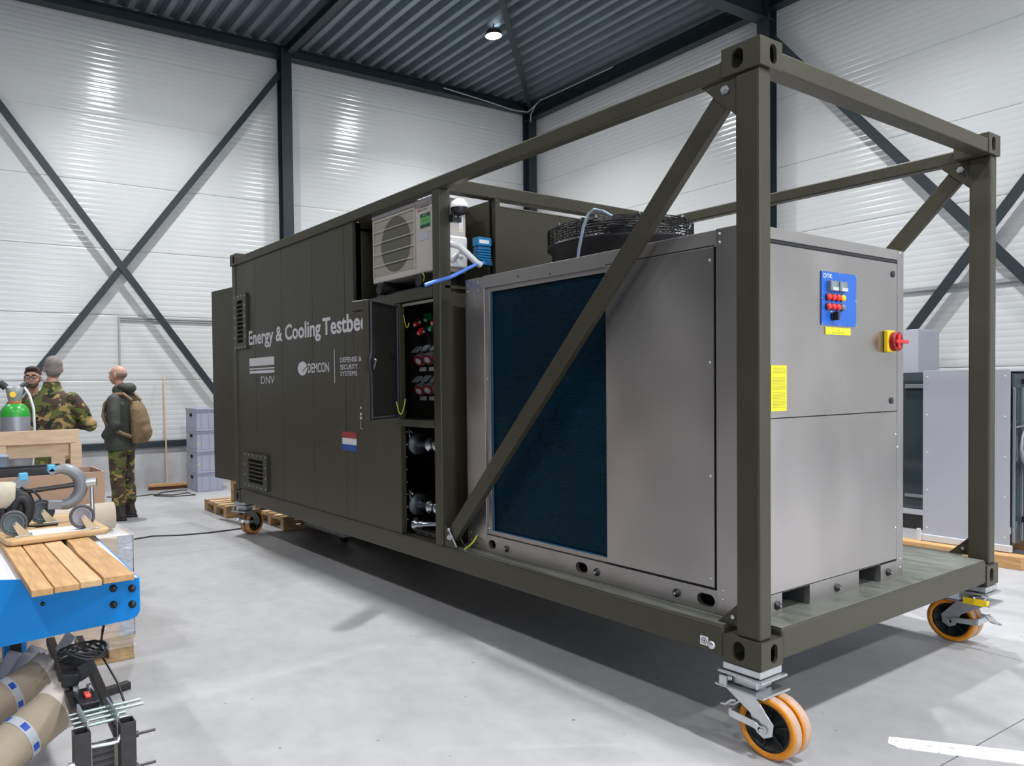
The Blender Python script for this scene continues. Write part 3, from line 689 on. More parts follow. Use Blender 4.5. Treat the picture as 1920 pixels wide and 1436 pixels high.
MB().box(-1.93, -.30, YA+.06, YA+.062, ZB, ZB+.106).build('slot_backing', DARK, ch)
# coil opening: recessed frame
MB().box(-1.948,-1.900,YA+.014,YA+.03,.262,1.822).box(-1.90,-.950,YA+.014,YA+.03,1.794,1.822).box(-1.90,-.950,YA+.014,YA+.03,.262,.288).build('coil_frame', STEEL2, ch, .001)
MB().box(-1.900,-.945,YA+.040,YA+.055,.288,1.794).build('coil', COIL, ch)
fin = MB()
z = .296
while z < 1.79:
    fin.add([(-1.898,YA+.0395,z),(-.947,YA+.0395,z),(-.947,YA+.033,z+.004),(-1.898,YA+.033,z+.004)], [(0,1,2,3)]); fin.add([(-1.898,YA+.033,z+.004),(-.947,YA+.033,z+.004),(-.947,YA+.0395,z+.008),(-1.898,YA+.0395,z+.008)], [(0,1,2,3)]); z += .0125
fin.build('coil_fins', COIL, ch)['kind'] = 'stuff'
MB().box(-1.900,-1.898,YA+.030,YA+.034,.288,1.794).box(-1.897,-.947,YA+.020,YA+.034,.286,.2885).build('coil_film', COIL_E, ch)
MB().box(-.943,-.304,YA+.001,YA+.02,.268,1.822).build('side_door', STEEL, ch, .002)
MB().box(-.304,-.300,YA-.0004,YA+.005,.262,1.832).box(-.943,-.304,YA-.0004,YA+.005,.262,.267).box(-.943,-.304,YA-.0004,YA+.005,1.826,1.831).build('door_gap', DARK, ch)
# end face
MB().box(X1-.03, X1, YA+.03, 1.470, 1.846, ZT).build('end_top_frame', STEEL2, ch, .002)
MB().box(X1-.03, X1-.008, YA+.03, 1.470, 1.826, 1.846).build('hinge_gap', BLACKP, ch)
MB().box(X1-.012, X1-.004, YA+.03, 1.475, 1.832, 1.840).build('hinge_rod', BLACKP, ch)
MB().box(X1-.03, X1-.001, YA+.03, 1.468, 1.045, 1.826).build('end_door', STEEL, ch, .002)
MB().box(X1-.03, X1-.001, YA+.03, 1.468, .250, 1.041).build('lower_panel', STEEL, ch, .002)
MB().box(X1-.03, X1-.0002, 1.471, YB, ZB+.02, ZT).build('end_corner_panel', STEEL, ch, .003)
for a, c, zt_ in ((YA+.03,.376,.247),(.610,1.070,.247),(1.297,YB-.005,.240)): MB().box(X1-.03, X1-.001, a, c, ZB, zt_).build('fork_rail', STEEL2, ch, .001)
for a, c in ((.376,.610), (1.070,1.297)):
    MB().box(-1.0, X1-.03, a-.004, a, ZB, .247).box(-1.0, X1-.03, c, c+.004, ZB, .247).box(-1.0, X1-.005, a, c, .243, .247).box(-1.0,-.99,a,c,ZB,.247).build('fork_pocket', mat('fork_pocket_steel',(0.13,0.13,0.135),.5,.6), ch)
MB().box(X0+.01, X1-.01, YA+.01, YB-.005, ZT-.02, ZT-.004).build('roof_sheet', STEEL2, ch)
MB().box(X0+.002, X0+.02, YA+.03, YB, ZB, ZT-.01).box(X0+.002, X1-.005, YB-.02, YB-.001, ZB, ZT-.01).build('rear_panel', STEEL, ch)
for x in (-1.746, -1.015, -.509):
    q = MB().lathe([(.020,0),(.020,-.005),(.012,-.006),(.012,-.014),(0,-.015)], (x,YA,.201), (0,1,0), 20).build('anchor_bolt', BLACKP, ch)
    MB().cyl((x,YA-.0155,.201),(x,YA-.017,.201),.006,10).build('bolt_tip', ZINC, q)
for y in (.333, .852, 1.372):
    q = MB().lathe([(.020,0),(.020,.005),(.012,.006),(.012,.016),(0,.017)], (X1,y,.194), (1,0,0), 20).build('anchor_bolt', BLACKP, ch)
    MB().cyl((X1+.0172,y,.194),(X1+.0185,y,.194),.006,10).build('bolt_tip', ZINC, q)
rv = MB()
for x, z in ((-2.105,1.86),(-2.105,1.815),(-2.0,1.865),(-2.0,1.815),(-2.095,.25),(-2.095,.20),(-.272,1.876),(-.272,1.838),(-.262,.262),(-.262,.222),(-1.915,.30),(-1.915,.75),(-1.915,1.25),(-.325,1.765),(-.325,1.30),(-.325,.78),(-.325,.305)): rv.lathe([(0,-.003),(.006,-.002),(.007,0)], (x,YA+.001,z), (0,1,0), 10)
for y, z in ((1.455,1.42),(1.455,.92),(1.455,.42),(1.50,1.885),(1.51,.245),(1.51,.20),(1.475,.85)): rv.lathe([(0,.003),(.006,.002),(.007,0)], (X1,y,z), (1,0,0), 10)
rv.build('rivets', ZINC, ch)['kind'] = 'stuff'
rv = MB()
for x, z in ((-1.62,1.855),(-1.35,1.835),(-.78,1.86)): rv.cyl((x,YA+.001,z),(x,YA-.002,z),.006,10)
rv.build('screws', mat('dark_screw',(0.08,0.08,0.08),.5,.5), ch)['kind'] = 'stuff'
for y, z in ((1.419,1.768), (1.404,1.101)):
    MB().lathe([(.017,0),(.017,.004),(.010,.005),(0,.005)], (X1,y,z), (1,0,0), 20).build('door_lock', mat('lock_black',(0.03,0.03,0.04),.3,.5), ch)
# control panel
cpn = MB().box(X1, X1+.004, .705, 1.030, 1.478, 1.734).build('control_panel', BLUEP, ch, .0)
text('DTK', .722, 1.703, .022, .080, .004, y=X1+.0045, axis='y', parent=cpn, mt=WHITE, label='white block lettering on the blue panel')
for y in (.755, .840):
    q = MB().box(X1+.004, X1+.022, y, y+.074, 1.642, 1.690).build('display', GREYP, cpn, .002)
    MB().box(X1+.022, X1+.0228, y+.006, y+.050, 1.655, 1.684).build('screen', mat('lcd',(0.20,0.24,0.26),.2), q)
    MB().box(X1+.022, X1+.0232, y+.018, y+.072, 1.644, 1.660).build('display_label', LGREY, q)
for i in range(4):
    for j, z in enumerate((1.611, 1.565)):
        c = RED if i < 3 else (YEL2 if j == 0 else GREYP)
        if c is RED: c = mat('button_red',(0.75,0.03,0.03),.3)
        q = MB().cyl((X1+.004,.752+i*.043,z),(X1+.012,.752+i*.043,z),.017,20).build('button_collar', BLACKP, cpn)
        MB().lathe([(0,.026),(.010,.025),(.0155,.020),(.0155,.010)], (X1,.752+i*.043,z), (1,0,0), 20).build('button_cap', c, q)
q = MB().cyl((X1+.004,.802,1.520),(X1+.014,.802,1.520),.020,24).build('rotary_switch', BLACKP, cpn)
MB().box(X1+.014,X1+.036,.794,.810,1.500,1.542).build('switch_knob', BLACKP, q, .002)
MB().box(X1+.0041,X1+.0046,.785,.802,1.540,1.548).build('switch_mark', WHITE, cpn)
for y in (.71,.868,1.025):
    for z in (1.483,1.605,1.729):
        if (y, z) != (.868,1.605): MB().cyl((X1+.004,y,z),(X1+.0055,y,z),.0035,8).build('panel_screw', ZINC, cpn)
q = MB().box(X1, X1+.002, .744, .979, 1.433, 1.468).build('yellow_label', YEL, ch)
text('OFF', .862, 1.451, .007, .02, y=X1+.0024, axis='y', parent=q, mt=BLACKP, align='CENTER')
text('main switch before opening', .862, 1.441, .005, .12, y=X1+.0024, axis='y', parent=q, mt=BLACKP, align='CENTER')
q = MB().box(X1, X1+.002, .285, .409, 1.076, 1.282).build('yellow_label', YEL, ch); tx = MB(); z = 1.268
rnd = random.Random(2)
while z > 1.085:
    if abs(z-1.24) > .006 and abs(z-1.165) > .004:
        y = .297
        while y < .395: w__ = rnd.uniform(.006,.016); tx.box(X1+.002,X1+.0023,y,min(y+w__,.399),z,z+.0022); y += w__+.003
    z -= .0068
tx.build('label_print', mat('label_ink',(0.20,0.18,0.05),.6), q)['kind'] = 'stuff'
q = MB().box(X1, X1+.024, 1.316, 1.400, 1.355, 1.468).build('main_switch', YEL2, ch, .006)
MB().cyl((X1+.024,1.372,1.410),(X1+.040,1.372,1.410),.050,32).lathe([(.050,.040),(.050,.050),(.038,.050),(.036,.041)], (X1,1.372,1.410), (1,0,0), 32).build('switch_disc', mat('dark_red',(0.28,0.01,0.01),.4), q)
MB().box(X1+.040,X1+.062,1.330,1.462,1.400,1.418).box(X1+.040,X1+.055,1.36,1.385,1.372,1.448).build('switch_handle', RED, q, .004)
# fan
FC = V(-1.46,.83,0)
fs_ = MB().lathe([(.425,1.885),(.415,2.045),(.445,2.055),(.445,2.075),(.43,2.078),(.40,2.05),(.40,1.90)], FC, n=64).build('fan_shroud', mat('fan_black',(0.006,0.006,0.008),.45, spec=.25), ch)
fg = MB()
def ring(r, z, q=.0035): fg.lathe([(r+q*math.cos(a), z+q*math.sin(a)) for a in [k*PI/3 for k in range(6)]], FC, n=56, closed=True)
for z in (2.09,2.105,2.12,2.135,2.15,2.165): ring(.437, z)
for k in range(11): ring(.42-k*.032, 2.182)
for k in range(8):
    a = k*PI/4+.2; d = V(math.cos(a), math.sin(a), 0)
    fg.tube([FC+d*.44+V(0,0,2.07), FC+d*.443+V(0,0,2.17), FC+d*.43+V(0,0,2.188), FC+d*.08+V(0,0,2.188)], .006, 6)
for k in range(48):
    a = k*PI/24; d = V(math.cos(a), math.sin(a), 0); fg.cyl(FC+d*.441+V(0,0,2.075), FC+d*.441+V(0,0,2.178), .0022, 5)
fg.build('fan_guard', MATS['fan_black'], ch)['kind'] = 'stuff'
MB().cyl(FC+V(0,0,2.0), FC+V(0,0,2.19), .09, 24).build('fan_motor', MATS['fan_black'], ch)
bl = MB()
for k in range(5):
    a = k*2*PI/5; c, s = math.cos(a), math.sin(a); R3 = lambda x,y,z: FC+V(x*c-y*s, x*s+y*c, z)
    bl.add([R3(.08,-.03,2.05),R3(.38,-.10,2.03),R3(.37,.10,2.10),R3(.08,.04,2.09)], [(0,1,2,3)])
bl.build('fan_blades', GREYP, ch)
MB().tube([(-1.37,.36,1.89),(-1.35,.36,2.0),(-1.325,.37,2.12),(-1.30,.385,2.19),(-1.27,.40,2.215),(-1.23,.43,2.20),(-1.2,.47,2.17)], .009, 10).build('fan_cable', mat('grey_blue_cable',(0.22,0.28,0.36),.35), ch)
fb = MB()
for k in range(10):
    a = k*PI/5+.1; d = V(math.cos(a), math.sin(a), 0); fb.cyl(FC+d*.438+V(0,0,2.176), FC+d*.438+V(0,0,2.190), .006, 6); fb.cyl(FC+d*.44+V(0,0,2.072), FC+d*.44+V(0,0,2.082), .007, 6)
fb.build('fan_bolts', GALV, ch)['kind'] = 'stuff'
ew = MB().tube(hang((-2.035,YA-.004,.235), (-2.06,.045,.156), .0, .004, 8, (.025,-.01,0)), .006, 8).build('earth_wire', YG, ch)
MB().cyl((-2.035,YA-.006,.235),(-2.035,YA-.002,.235),.009,8).build('lug', ZINC, ew); MB().cyl((-2.06,.045,.151),(-2.06,.045,.158),.010,8).build('lug', ZINC, ew)

# ---------------------------------------------------------------- air-conditioner outdoor unit in the niche
ac = thing('air_conditioner', 'cream air-conditioner outdoor unit in the niche above the open cabinet door', 'air conditioner', (-2.80,.21,1.99))
ax0, ax1, ay0, ay1, az0, az1 = -3.215, -2.398, .075, .345, 1.992, 2.500
MB().box(ax0, ax1, ay0, ay1, az0, az1).build('casing', WHITEP, ac, .010, seg=3)
MB().box(ax0-.004, ax1+.004, ay0-.004, ay1+.004, az1-.022, az1+.004).build('lid', mat('enamel_lid',(0.55,0.53,0.58),.4), ac, .006)
MB().lathe([(.0,-.0005),(.198,-.0005),(.200,-.001)], (-2.885,ay0-.0008,2.247), (0,1,0), 48).build('fan_opening', mat('grille_shade',(0.12,0.115,0.09),.7), ac)
g = MB()
for k in range(4):
    z = 2.115+k*.085; g.box(-3.19,-2.63,ay0-.014,ay0-.010,z,z+.005)
g.build('grille_bars', WHITEP, ac)
MB().box(-3.188,-2.632,ay0-.0006,ay0+.001,2.035,2.452).build('grille_panel', mat('grille_wire',(0.36,0.325,0.275),.5), ac)
MB().box(-3.195,-3.185,ay0-.010,ay0-.001,2.03,2.475).box(-2.635,-2.625,ay0-.010,ay0-.001,2.03,2.475).build('grille_frame', WHITEP, ac, .002)
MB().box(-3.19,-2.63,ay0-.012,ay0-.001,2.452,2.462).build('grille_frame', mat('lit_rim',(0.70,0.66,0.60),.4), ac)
q = MB()
for a in (90,210,330):
    a = math.radians(a); c = V(-2.578,ay0-.002,2.432); d = V(math.cos(a),0,math.sin(a)); e_ = V(-math.sin(a),0,math.cos(a))
    q.add([c, c+d*.012+e_*.007, c+d*.024, c+d*.012-e_*.007], [(0,1,2,3)])
q.build('three_diamond_mark', RED, ac)['label'] = 'red three-diamond emblem'
text('MITSUBISHI', -2.550, 2.440, .012, .095, .01, y=ay0-.002, parent=ac, mt=BLACKP); text('ELECTRIC', -2.550, 2.420, .012, .075, .01, y=ay0-.002, parent=ac, mt=BLACKP)
q = MB().box(-2.565,-2.445,ay0-.002,ay0-.001,2.300,2.398).build('green_label', mat('label_green',(0.10,0.40,0.13),.5), ac)
MB().box(-2.565,-2.445,ay0-.0026,ay0-.002,2.374,2.398).box(-2.565,-2.445,ay0-.0026,ay0-.002,2.300,2.322).build('label_band', mat('label_dark_green',(0.01,0.07,0.045),.5), q)
text('ECO', -2.505, 2.380, .012, .05, .01, y=ay0-.003, parent=q, mt=LGREY, align='CENTER')
text('R32', -2.505, 2.343, .014, .06, .0, y=ay0-.003, parent=q, mt=mat('label_rust',(0.35,0.12,0.04),.5), align='CENTER')
MB().box(-2.595,-2.465,ay0-.002,ay0-.001,2.215,2.275).build('white_label', mat('pale_label',(0.50,0.49,0.56),.5), ac)
MB().box(ax1, ax1+.03, .115, .335, 2.02, 2.235).build('service_cover', WHITE, ac, .012, seg=3)
for y, z in ((.155,2.30),(.30,2.27)): 
    q = MB().box(ax1+.0005, ax1+.0015, y-.018, y+.018, z, z+.13).build('white_label', PAPER, ac)
    MB().prism([(ax1+.002,y-.010,z+.01),(ax1+.002,y+.010,z+.01),(ax1+.002,y,z+.028)], (.0003,0,0)).build('warning_triangle', YEL2, q)
for x in (-3.08, -2.55):
    MB().box(x-.03, x+.03, ay0-.01, ay1+.01, az0-.03, az0-.002).build('mounting_foot', BLACKP, ac, .003)
    MB().cyl((x,ay0-.03,az0-.055),(x,ay1,az0-.055),.040,16).build('rubber_buffer', RUBBER, ac)
    MB().cyl((x,ay0+.005,az0-.03),(x,ay0+.005,az0+.012),.010,8).build('bolt', ZINC, ac)
MB().box(ax0+.02, ax1-.01, ay0+.02, ay1-.02, 1.873, 1.905).build('mounting_rail', BLACKP, ac)
MB().tube(hang((-2.53,ay0-.01,az0), (-2.55,ay0-.02,az0-.09), .0, .004, 8, (.035,0,0)), .0045, 6).build('earth_wire', YG, ac)
pf = thing('refrigerant_pipe', 'white insulated pipe bending out beside the outdoor unit into the blue box', 'pipe', (-2.25,.2,2.0))
MB().tube([(-2.37,.12,2.16),(-2.33,.16,2.165),(-2.29,.20,2.150),(-2.27,.26,2.095),(-2.26,.32,2.045),(-2.26,.36,2.03)], .022, 12).build('insulation', WHITE, pf)
MB().tube([(-2.37,.20,2.06),(-2.34,.215,2.09),(-2.31,.22,2.10),(-2.29,.215,2.07)], .018, 10).build('insulation', WHITE, pf)
ho = MB().tube([(-2.26,.39,2.045),(-2.255,.34,2.04),(-2.25,.25,2.0),(-2.25,.15,1.953),(-2.245,.085,1.925),(-2.25,-.02,1.895),(-2.27,-.10,1.865)], .013, 12).build('drain_hose', BLUE2, None)
setp(ho, 'bright blue hose drooping from the blue box past the door post', 'hose')
bx = thing('condensate_pump', 'small blue ribbed box with a white label fixed behind the thin post', 'pump', (-2.27,.41,2.05))
MB().box(-2.33,-2.265,.345,.465,2.165,2.225).build('cover', BLUE3, bx, .006)
for k in range(5): MB().box(-2.33,-2.268,.350,.462,2.070+k*.018,2.078+k*.018).build('rib', BLUE3, bx)
MB().box(-2.325,-2.275,.355,.46,2.045,2.165).box(-2.33,-2.262,.37,.465,2.035,2.066).build('body', mat('deep_blue',(0.0,0.09,0.22),.4), bx)
MB().box(-2.2645,-2.2635,.355,.44,2.180,2.205).build('label_plate', PAPER, bx)
dc = thing('dome_camera', 'white domed outdoor camera on a black bracket at the top of the door post', 'camera', (-2.2,.135,2.32))
MB().lathe([(0,2.440),(.025,2.436),(.045,2.423),(.056,2.402),(.060,2.383),(.060,2.378),(0,2.378)], (-2.20,.135,0), n=28).build('dome', WHITE, dc)
MB().lathe([(.058,2.378),(.056,2.355),(.040,2.338),(.0,2.330)], (-2.20,.135,0), n=28).build('lens_ring', BLACKP, dc)
MB().box(-2.25,-2.205,.09,.16,2.288,2.335).tube([(-2.25,.09,2.34),(-2.215,.105,2.345),(-2.20,.12,2.335)], .016, 8).build('bracket', BLACKP, dc, .004)
for y in (.108,.142): MB().cyl((-2.205,y,2.322),(-2.200,y,2.322),.006,8).build('bracket_bolt', ZINC, dc)

# ---------------------------------------------------------------- work bench at the left with the things on it
TZ = .48
A_ = V(-1.222,-2.197,TZ); B_ = V(-1.525,-2.667,TZ); bd = (B_-A_).normalized(); B2 = A_ + bd*1.35
bdir = V(-1,.035,0).normalized(); bn = V(-bd.y, bd.x, 0); bn = bn if bn.x > 0 else -bn
bench = thing('work_bench', 'bright blue steel work bench with white top at the left edge', 'bench', (-1.9,-2.8,F))
top = MB().prism([A_-V(0,0,.03)-bn*.004, B2-V(0,0,.03)-bn*.004, B2+bdir*1.15-V(0,0,.03), A_+bdir*1.05-V(0,0,.03)], (0,0,.03)).build('bench_top', mat('bench_white',(0.70,0.70,0.74),.3), bench, .002)
def ep(s, z): return A_ + bd*s + V(0,0,z-TZ)
pl = [ep(0,TZ+.0005), ep(0,.352), ep(.012,.330), ep(.045,.316), ep(.555,.215), ep(1.35,.05), ep(1.35,TZ+.0005)]
MB().prism(pl, bn*.006).build('end_plate', BLUEB, bench, .001)
MB().prism([ep(0,TZ+.0005), ep(0,.352), ep(0,.352)+bdir*1.0, ep(0,TZ+.0005)+bdir*1.0], bd*.006).build('side_plate', BLUEB, bench)
for s, z in ((.028,.440),(.100,.441),(.028,.378),(.100,.378)):
    MB().lathe([(0,.010),(.010,.009),(.0145,.004),(.015,0)], ep(s,z)+bn*.006, bn, 16).build('bolt', BLACKP, bench)
MB().lathe([(0,.006),(.008,.005),(.009,0)], ep(.372,.385)+bn*.006, bn, 12).build('bolt', BLACKP, bench)
MB().lathe([(0,.004),(.010,.004),(.011,0)], ep(.385,.452)+bn*.006, bn, 14).build('hole_cap', PINE_L, bench)
MB().lathe([(.012,.002),(.012,.006),(.007,.006),(.006,.0)], ep(.300,.453)+bn*.006, bn, 14).build('nut', ZINC, bench)
lg0 = A_ + bd*.43 + bdir*.75
for s in (0,1):
    q = lg0 + bd*.7*s
    MB().box(q.x-.03,q.x+.03,q.y-.025,q.y+.025,F,TZ-.03).build('leg', BSTEEL, bench, .003)
q = lg0 + bdir*.12
MB().box(q.x-.04,q.x+.04,q.y-.045,q.y+.055,-.1,TZ-.03).build('lift_column', BLUEB, bench, .003)
# four planks
def wob(seed, y0, y1, xf, xb, z0, z1, mt, label, bev=.003, chip=None):
    r = random.Random(seed); n = 12; vs = []; 
    for i in range(n+1):
        x = xf+(xb-xf)*i/n; dy = r.uniform(-.0008,.0008)
        a, b_ = y0+dy, y1+r.uniform(-.0008,.0008)
        if chip and i >= chip[0]: a += chip[1]*min(1,(i-chip[0])/2)
        vs += [(x,a,z0),(x,b_,z0),(x,b_,z1),(x,a,z1)]
    fs = [(0,1,2,3),(4*n,4*n+3,4*n+2,4*n+1)]
    for i in range(n):
        for k in range(4):
            fs.append((4*i+k,4*i+(k+1)%4,4*i+4+(k+1)%4,4*i+4+k))
    o = MB().add(vs, fs).build('wood_plank', mt, None, bev)
    return setp(o, label, 'plank')
wob(1, -2.585,-2.515,-1.150,-2.55, TZ+.0015,TZ+.027, PINE, 'sawn plank overhanging the bench, outermost on the left of the four')
wob(2, -2.510,-2.425,-1.160,-2.52, TZ+.0015,TZ+.026, PINE, 'sawn plank with a bark-cracked edge, second from the left on the bench', chip=None)
wob(3, -2.420,-2.345,-1.175,-2.50, TZ+.0015,TZ+.026, PINE_P, 'palest sawn plank, third from the left on the bench')
wob(4, -2.335,-2.222,-1.190,-2.45, TZ+.0015,TZ+.027, PINE, 'widest sawn plank with a split edge, nearest the bench bolts', chip=(5,.014))
# inverted castor board
ib = thing('dolly_board', 'upturned wooden dolly board with grey wheels lying across the planks', 'dolly', (-2.1,-2.35,TZ+.03))
MB().prism([(-2.045,-2.575,TZ+.030),(-2.02,-2.555,TZ+.030),(-2.07,-2.135,TZ+.030),(-2.10,-2.118,TZ+.030),(-2.33,-2.125,TZ+.030),(-2.30,-2.60,TZ+.030)], (0,0,.026)).build('board', PLY, ib, .008)
def up_wheel(x, y, rz, hubm, par=ib, z0=TZ+.056, R=.058):
    M = Matrix.Translation((x,y,z0)) @ Matrix.Rotation(rz,4,'Z')
    T = lambda p: M @ Vector(p)
    def tr(mb): mb.v = [T(v) for v in mb.v]; return mb
    c = tr(MB().box(-.045,.03,-.03,.03,0,.006)).build('caster_plate', ZINC, par, .003)
    tr(MB().prism([(-.035,.020,.006),(.015,.020,.006),(.04,.020,.062),(.022,.020,.072)], (0,.003,0)).prism([(-.035,-.023,.006),(.015,-.023,.006),(.04,-.023,.062),(.022,-.023,.072)], (0,.003,0))).build('caster_fork', mat('brass_zinc',(0.55,0.45,0.30),.35,.7), par)
    w = tr(MB().lathe([(R-.012,-.010),(R-.012,.010),(R-.002,.013),(R,.010),(R,-.010),(R-.002,-.013)], (.032,0,.062), (0,1,0), 36, closed=True)).build('wheel_tyre', mat('grey_rubber',(0.08,0.085,0.095),.5), par)
    tr(MB().lathe([(0,.004),(R-.022,.004),(R-.020,.008),(R-.012,.008),(R-.012,-.008),(R-.020,-.008),(R-.022,-.004),(0,-.004)], (.032,0,.062), (0,1,0), 28).cyl((.032,-.028,.062),(.032,.028,.062),.007,10)).build('wheel_hub', hubm, w)
up_wheel(-2.13,-2.205, math.radians(-98), mat('hub_grey',(0.33,0.32,0.36),.4))
up_wheel(-2.13,-2.500, math.radians(-95), mat('hub_dark',(0.12,0.15,0.17),.35))
MB().box(-2.25,-2.10,-2.50,-2.20,TZ+.0562,TZ+.0575).build('paper_print', PAPER, ib)
b2 = MB().prism([(-2.36,-2.60,TZ+.030),(-2.34,-2.125,TZ+.030),(-2.70,-2.12,TZ+.030),(-2.72,-2.62,TZ+.030)], (0,0,.024)).build('plywood_sheet', PLY, None, .004)
setp(b2, 'plywood sheet behind the upturned dolly board, with the clamp and cables on it', 'board')
fw_ = thing('loose_castor', 'black-tyred castor wheel standing on its bracket behind the dolly board', 'castor', (-2.42,-2.33,TZ+.056)); ORG[fw_.name] = V(-2.42,-2.33,TZ+.056)
up_wheel(-2.45,-2.34, math.radians(-92), MATS['hub_dark'], fw_, TZ+.0552, .062)
# large C-clamp
cl = thing('pipe_clamp', 'grey cast C-clamp with light blue pads and a T-handle on the bench', 'clamp', (-2.5,-2.28,TZ+.056))
arc = [V(-2.42,-2.275+.088*math.cos(a)*1.0, .715+.092*math.sin(a)) for a in [math.radians(x) for x in (120,100,80,60,40,20,0,-20,-40,-60,-80,-100)]]
MB().tube(arc, .02, 10, rs=[.018,.024,.029,.032,.034,.035,.035,.034,.033,.032,.030,.026]).bar(arc[-1]+V(0,.01,0), arc[-1]+V(.0,-.06,.006), .05,.045).build('clamp_frame', CLAMPG, cl, .004)
MB().cyl((-2.42,-2.46,.705),(-2.42,-2.17,.725),.0125,14).build('clamp_screw', BSTEEL, cl)
MB().cyl((-2.40,-2.140,.745),(-2.40,-2.138,.545),.008,10,.013).cyl((-2.42,-2.175,.725),(-2.40,-2.115,.728),.024,14).build('tee_handle', ZINC, cl)
MB().bar((-2.42,-2.315,.785),(-2.42,-2.335,.81),.04,.03).build('jaw', CLAMPG, cl, .003)
MB().box(-2.44,-2.40,-2.345,-2.308,.795,.832).build('jaw_pad', PAD, cl, .004)
MB().box(-2.44,-2.40,-2.475,-2.435,.765,.80).build('jaw_pad', PAD, cl, .004)
MB().bar((-2.42,-2.455,.772),(-2.42,-2.53,.705),.035,.045).bar((-2.42,-2.47,.735),(-2.42,-2.44,.775),.03,.04).build('jaw', CLAMPG, cl, .003)
# black strap loops and the roll of webbing
sp = [V(-2.40,-2.50+.055*math.cos(a), .625+.085*math.sin(a)) for a in [k*PI/10 for k in range(20)]]
sm = MB().tube(sp, .022, 8, closed=True).tube([(-2.4,-2.53,.71),(-2.38,-2.57,.70),(-2.36,-2.60,.685)], .012, 6).tube([(-2.41,-2.47,.72),(-2.40,-2.42,.715),(-2.40,-2.39,.68),(-2.40,-2.38,.66)], .006, 6).tube([(-2.42,-2.49,.54),(-2.36,-2.42,.535),(-2.33,-2.36,.54),(-2.30,-2.32,.545)], .006, 6)
for dx, sc_ in ((.02,.85),(-.025,1.0),(.035,.65)):
    sm.tube([V(-2.40+dx,-2.475+.050*sc_*math.cos(a), .625+.085*sc_*math.sin(a)) for a in [k*PI/9 for k in range(18)]], .020, 8, closed=True)
sm.box(-2.42,-2.38,-2.50,-2.45,.56,.69)
setp(sm.build('strap_bundle', RUBBER, None), 'black rubber straps and cable looped beside the C-clamp', 'straps')
wbn = thing('webbing_roll', 'cream roll of webbing lying on the bench at the left picture edge', 'roll', (-2.40,-2.68,TZ+.056))
MB().lathe([(.02,0),(.066,0),(.070,.01),(.070,.19),(.066,.20),(.02,.20)], (-2.44,-2.69,.700), (.12,.98,-.05), 28).build('roll', CLOTHW, wbn, .003)
MB().cyl((-2.37,-2.62,.60),(-2.35,-2.60,.60),.016,12).build('knob', mat('sky_blue_knob',(0.02,0.35,0.75),.4), wbn)
# ---- pallet box behind, with the things on and behind it
pb = thing('crate_pallet', 'film-wrapped wooden pallet box with galvanised corner bracket behind the bench', 'pallet', (-3.3,-2.45,F))
PX0, PX1, PY0, PY1 = -3.97, -2.79, -3.0, -1.845
for z0, z1 in ((-.225,-.085),(-.075,.065),(.075,.215),(.222,.355)):
    MB().box(PX1-.02,PX1,PY0,PY1-.002,z0,z1).build('side_board', PINE_L, pb, .003)
    MB().box(PX0,PX1-.02,PY1-.02,PY1,z0,z1).build('side_board', PINE_L, pb, .003)
MB().box(PX0,PX1-.02,PY0,PY1-.02,.33,.362).build('top_sheet', GLASSY, pb, .004)
for z0, z1 in ((-.225,-.105),(-.03,.36)):
    MB().box(PX1-.06,PX1+.003,PY1-.002,PY1+.003,z0,z1).box(PX1,PX1+.003,PY1-.085,PY1+.003,z0,z1).build('corner_bracket', GALV, pb)
MB().lathe([(.012,0),(.012,.02)],(PX1+.01,PY1-.01,-.12),(0,0,1),12).bar((PX1+.004,PY1-.03,-.24),(PX1+.004,PY1-.03,-.03),.02,.004).build('corner_hinge', GALV, pb)
for y in (PY1-.145, -2.50, PY0): MB().box(PX1-.145,PX1-.003,y,y+.14,-.345,-.245).build('pallet_block', PALLET, pb, .004)
for y in (PY1-.145, -2.50, PY0): MB().box(PX0,PX1-.2,y,y+.14,-.345,-.245).build('pallet_block', PALLET, pb, .004)
MB().box(PX1-.13,PX1-.004,PY0,PY1,F,-.345).build('bottom_board', PALLET, pb, .003)
MB().box(PX0,PX1+.002,PY0,PY1+.002,-.245,-.226).build('deck_board', PALLET, pb, .003)
fm = bpy.data.materials.new('clear_stretch_film'); fm.use_nodes = True; nt = fm.node_tree; b_ = nt.nodes['Principled BSDF']
b_.inputs['Base Color'].default_value = (.9,.9,.92,1); b_.inputs['Roughness'].default_value = .12; b_.inputs['Alpha'].default_value = .22
nz = nt.nodes.new('ShaderNodeTexNoise'); nz.inputs['Scale'].default_value = 9; nz.inputs['Detail'].default_value = 5
mpn = nt.nodes.new('ShaderNodeMapping'); mpn.inputs['Scale'].default_value = (1,1,4); tcn = nt.nodes.new('ShaderNodeTexCoord'); nt.links.new(tcn.outputs['Object'], mpn.inputs[0]); nt.links.new(mpn.outputs[0], nz.inputs['Vector'])
bpn = nt.nodes.new('ShaderNodeBump'); bpn.inputs['Strength'].default_value = 1; bpn.inputs['Distance'].default_value = .04; nt.links.new(nz.outputs['Fac'], bpn.inputs['Height']); nt.links.new(bpn.outputs[0], b_.inputs['Normal'])
MB().box(PX0-.004,PX1+.008,PY0,PY1+.008,-.29,.368).build('stretch_film', fm, pb)
tb = MB().lathe([(.062,0),(.079,0),(.079,.62),(.062,.62),(.062,0)], (-3.03,-2.52,.452), (.03,1,0), 40).build('cardboard_tube', CREAM, None)
setp(tb, 'thick cream cardboard tube lying on the film-wrapped pallet box', 'tube')
bx_ = thing('cardboard_box', 'open brown cardboard box lying low behind the C-clamp', 'box', (-3.38,-2.33,.37))
